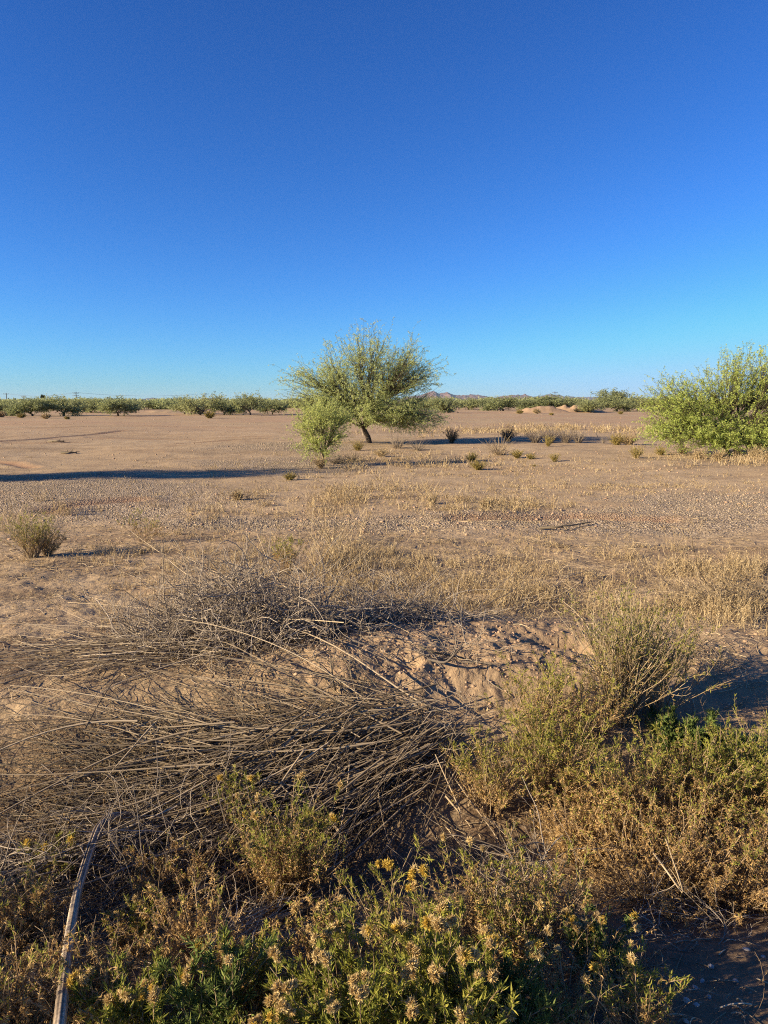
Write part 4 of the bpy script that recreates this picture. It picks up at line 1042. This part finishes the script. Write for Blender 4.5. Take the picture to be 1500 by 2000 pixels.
def undergrowth():
    rng = np.random.default_rng(55); n = 5200; b = Buf(); lf = Buf()
    Y = 1.65 + 1.9 * rng.random(n); X = (rng.random(n) * 2 - 1) * (Y * .62 + .25)
    w = .5 + .7 * fbm(X / .35, Y / .3, 3, 71)
    bare = np.clip(gauss(X, Y, 1.4, 2.0, .65, .5, 4) + gauss(X, Y, .25, 3.05, .35, .16, 3), 0, 1)
    k = (rng.random(n) < np.clip(w, .12, 1)) & (rng.random(n) > bare * .97); X, Y = X[k], Y[k]; n = len(X)
    D = np.stack([rng.normal(size=n), rng.normal(size=n), .25 + .8 * rng.random(n)], 1)
    hgt = .10 + .14 * np.clip(fbm(X / .5, Y / .4, 2, 73) + .4, 0, 1)
    P = grow(np.stack([X, Y, terrain(X, Y) + .06 * rng.random(n)], 1), D, hgt * (.5 + rng.random(n)), 7, .2, np.array([0, 0, -.4]), rng)
    P[..., 2] = np.maximum(P[..., 2], terrain(P[..., 0], P[..., 1]) + .003)
    tubes(b, P, (.0007 + .0011 * rng.random(n) ** 2)[:, None] * np.linspace(1, .5, 7)[None], 3, rng=rng)
    T = side_twigs(b, P, n * 2, .06, .0006, rng)
    tag(obj('dead_undergrowth', b.mesh('dead_undergrowth', M['stem'])), 'tangled dead stems filling the dark ditch between the shrubs', 'undergrowth', kind='stuff')
    m = n * 6; C, tg = sample(T, rng.integers(0, len(T), m), rng.random(m))
    leaves(lf, C, norm(tg + rng.normal(size=(m, 3))), .012 * (.5 + .8 * rng.random(m)), .0032, rng=rng, droop=.2)
    tag(obj('withered_leaves', lf.mesh('withered_leaves', M['dry'])), 'curled brown leaves clinging to the dead stems in the ditch', 'leaves', kind='stuff')
undergrowth()

# litter of short straws and bark on the near ground; clods on the dug bank; gravel; pale pebbles
def litter():
    n = 15000; b = Buf()
    Y = 1.7 + 8.5 * rng.random(n) ** 1.2; X = (rng.random(n) * 2 - 1) * (Y * .62 + .6)
    keep = (fbm(X / .7, Y / .5, 3, 61) * .8 + .75 * rng.random(n) > .25) & ((mound_mask(X, Y) < .6) | (rng.random(n) < .12)) & (rng.random(n) > .85 * gauss(X, Y, 1.4, 2.0, .65, .5, 4)); X, Y = X[keep], Y[keep]; n = len(X)
    az = rng.normal(size=n) * 1.0 + (rng.random(n) < .5) * math.pi; D = np.stack([np.cos(az), np.sin(az), rng.normal(size=n) * .12], 1)
    P = grow(np.stack([X, Y, 0 * X], 1), D, (.03 + .16 * rng.random(n) ** 3) * (1 + Y * .06), 4, .12, None, rng)
    P[..., 2] = terrain(P[..., 0], P[..., 1]) + .003 + .012 * rng.random(n)[:, None] * np.array([0, 1, 1, .4])
    tubes(b, P, ((.0008 + .0016 * rng.random(n) ** 2) * (1 + Y * .07))[:, None] * np.ones((1, 4)), 3, rng=rng)
    tag(obj('straw_litter', b.mesh('straw_litter', M['straw'])), 'short broken straws littering the near ground', 'litter', kind='stuff')
    n = 14000; b = Buf(); X = rng.normal(size=n) * 1.3 + .6; Y = 4.3 + rng.normal(size=n) * .75; ok = (rng.random(n) < mound_mask(X, Y) * 1.1 + .06) & (Y > 3.0); X, Y = X[ok], Y[ok]; n = len(X)
    S = .002 + .011 * rng.random(n) ** 8; lumps(b, np.stack([X, Y, terrain(X, Y) + S * .15], 1), S, rng, .4, .65)
    tag(obj('soil_clods', b.mesh('soil_clods', CLOD)), 'crumbly clods of dug soil on the bank', 'soil', kind='stuff')
    n = 60000; b = Buf(); parts = []
    for (cx, cy, rx, ry) in GRAVEL_W:
        m = int(5000); parts.append(np.stack([cx + rng.normal(size=m) * rx * .6, cy + rng.normal(size=m) * ry * .6], 1))
    parts.append(np.stack([(rng.random(9000) * 2 - 1) * 9, 5 + 10 * rng.random(9000)], 1))
    XY = np.concatenate(parts); X, Y = XY[:, 0], XY[:, 1]; ok = (rng.random(len(X)) < gravel_mask(X, Y) + .12) & (Y > 4.8); X, Y = X[ok], Y[ok]; n = len(X)
    S = (.004 + .009 * rng.random(n) ** 3) * (.6 + Y * .04)
    lumps(b, np.stack([X, Y, terrain(X, Y) + S * .25], 1), S, rng, .15, .7)
    tag(obj('gravel', b.mesh('gravel', STONE)), 'loose grey and tan gravel spread in patches over the field', 'gravel', kind='stuff')
def field_clods():
    n = 9000; b = Buf(); Y = 9 * np.exp(rng.random(n) * 2.5); X = (rng.random(n) * 2 - 1) * (Y * .62); k = fbm(X / 5, Y / 2.5, 3, 91) + .6 * rng.random(n) > .25; X, Y = X[k], Y[k]; n = len(X)
    S = (.008 + .03 * rng.random(n) ** 4) * (.7 + Y * .012); lumps(b, np.stack([X, Y, terrain(X, Y) + S * .2], 1), S, rng, .3, .6)
    tag(obj('field_clods', b.mesh('field_clods', CLOD)), 'small stones and clods strewn over the open field', 'stones', kind='stuff')
CLOD = plant_mat('clod_soil', [(0.33, 0.22, 0.14), (0.42, 0.285, 0.185), (0.50, 0.36, 0.24)], 0, .95, 60)
STONE = plant_mat('gravel_stone', [(0.13, 0.103, 0.072), (0.26, 0.208, 0.145), (0.38, 0.307, 0.215), (0.52, 0.435, 0.32)], 0, .85)
PALE = plant_mat('pale_pebble', [(0.26, 0.22, 0.19), (0.42, 0.38, 0.33)], 0, .6, 50)
litter()
field_clods()
PEB = []
for k in range(4):
    b = Buf(); lumps(b, np.zeros((1, 3)), 1.0, np.random.default_rng(k), .16, .7); me = b.mesh('pebble', PALE); PEB.append(me)
for k, (px, py, s) in enumerate(((1312, 1917, 11), (1340, 1960, 13), (1357, 1934, 10), (1371, 1921, 9), (1388, 1893, 12), (1360, 1964, 10), (1384, 1953, 9), (1457, 1857, 10), (1490, 1871, 9), (1247, 1948, 8), (1436, 1923, 10), (1255, 1963, 8), (1340, 1996, 11))):
    x, y = hit(px, py); r = .62 * s / FPX * math.hypot(y, H)
    o = obj('pebble', PEB[k % 4], None, (x, y, tz(x, y) + r * .15)); o.scale = (r, r * .8, r * .7); o.rotation_euler = (0, 0, k * 1.3)
    tag(o, 'small pale pebble lying on the bare shaded dirt', 'pebble', 'pale pebbles on the bare shaded dirt')

# the dusty air that blues the far mountains
def haze():
    b = Buf(); box(b, (0, 0, 80), (39000, 39000, 176)); m = bpy.data.materials.new('haze'); m.use_nodes = True; nt = m.node_tree
    nt.nodes.remove(nt.nodes['Principled BSDF']); v = nt.nodes.new('ShaderNodeVolumePrincipled')
    v.inputs['Color'].default_value = (0.55, 0.74, 1.0, 1); v.inputs['Density'].default_value = 3.2e-5; v.inputs['Anisotropy'].default_value = 0.0
    nt.links.new(v.outputs[0], nt.nodes['Material Output'].inputs['Volume'])
    tag(obj('haze', b.mesh('haze', m)), kind='stuff')
haze()
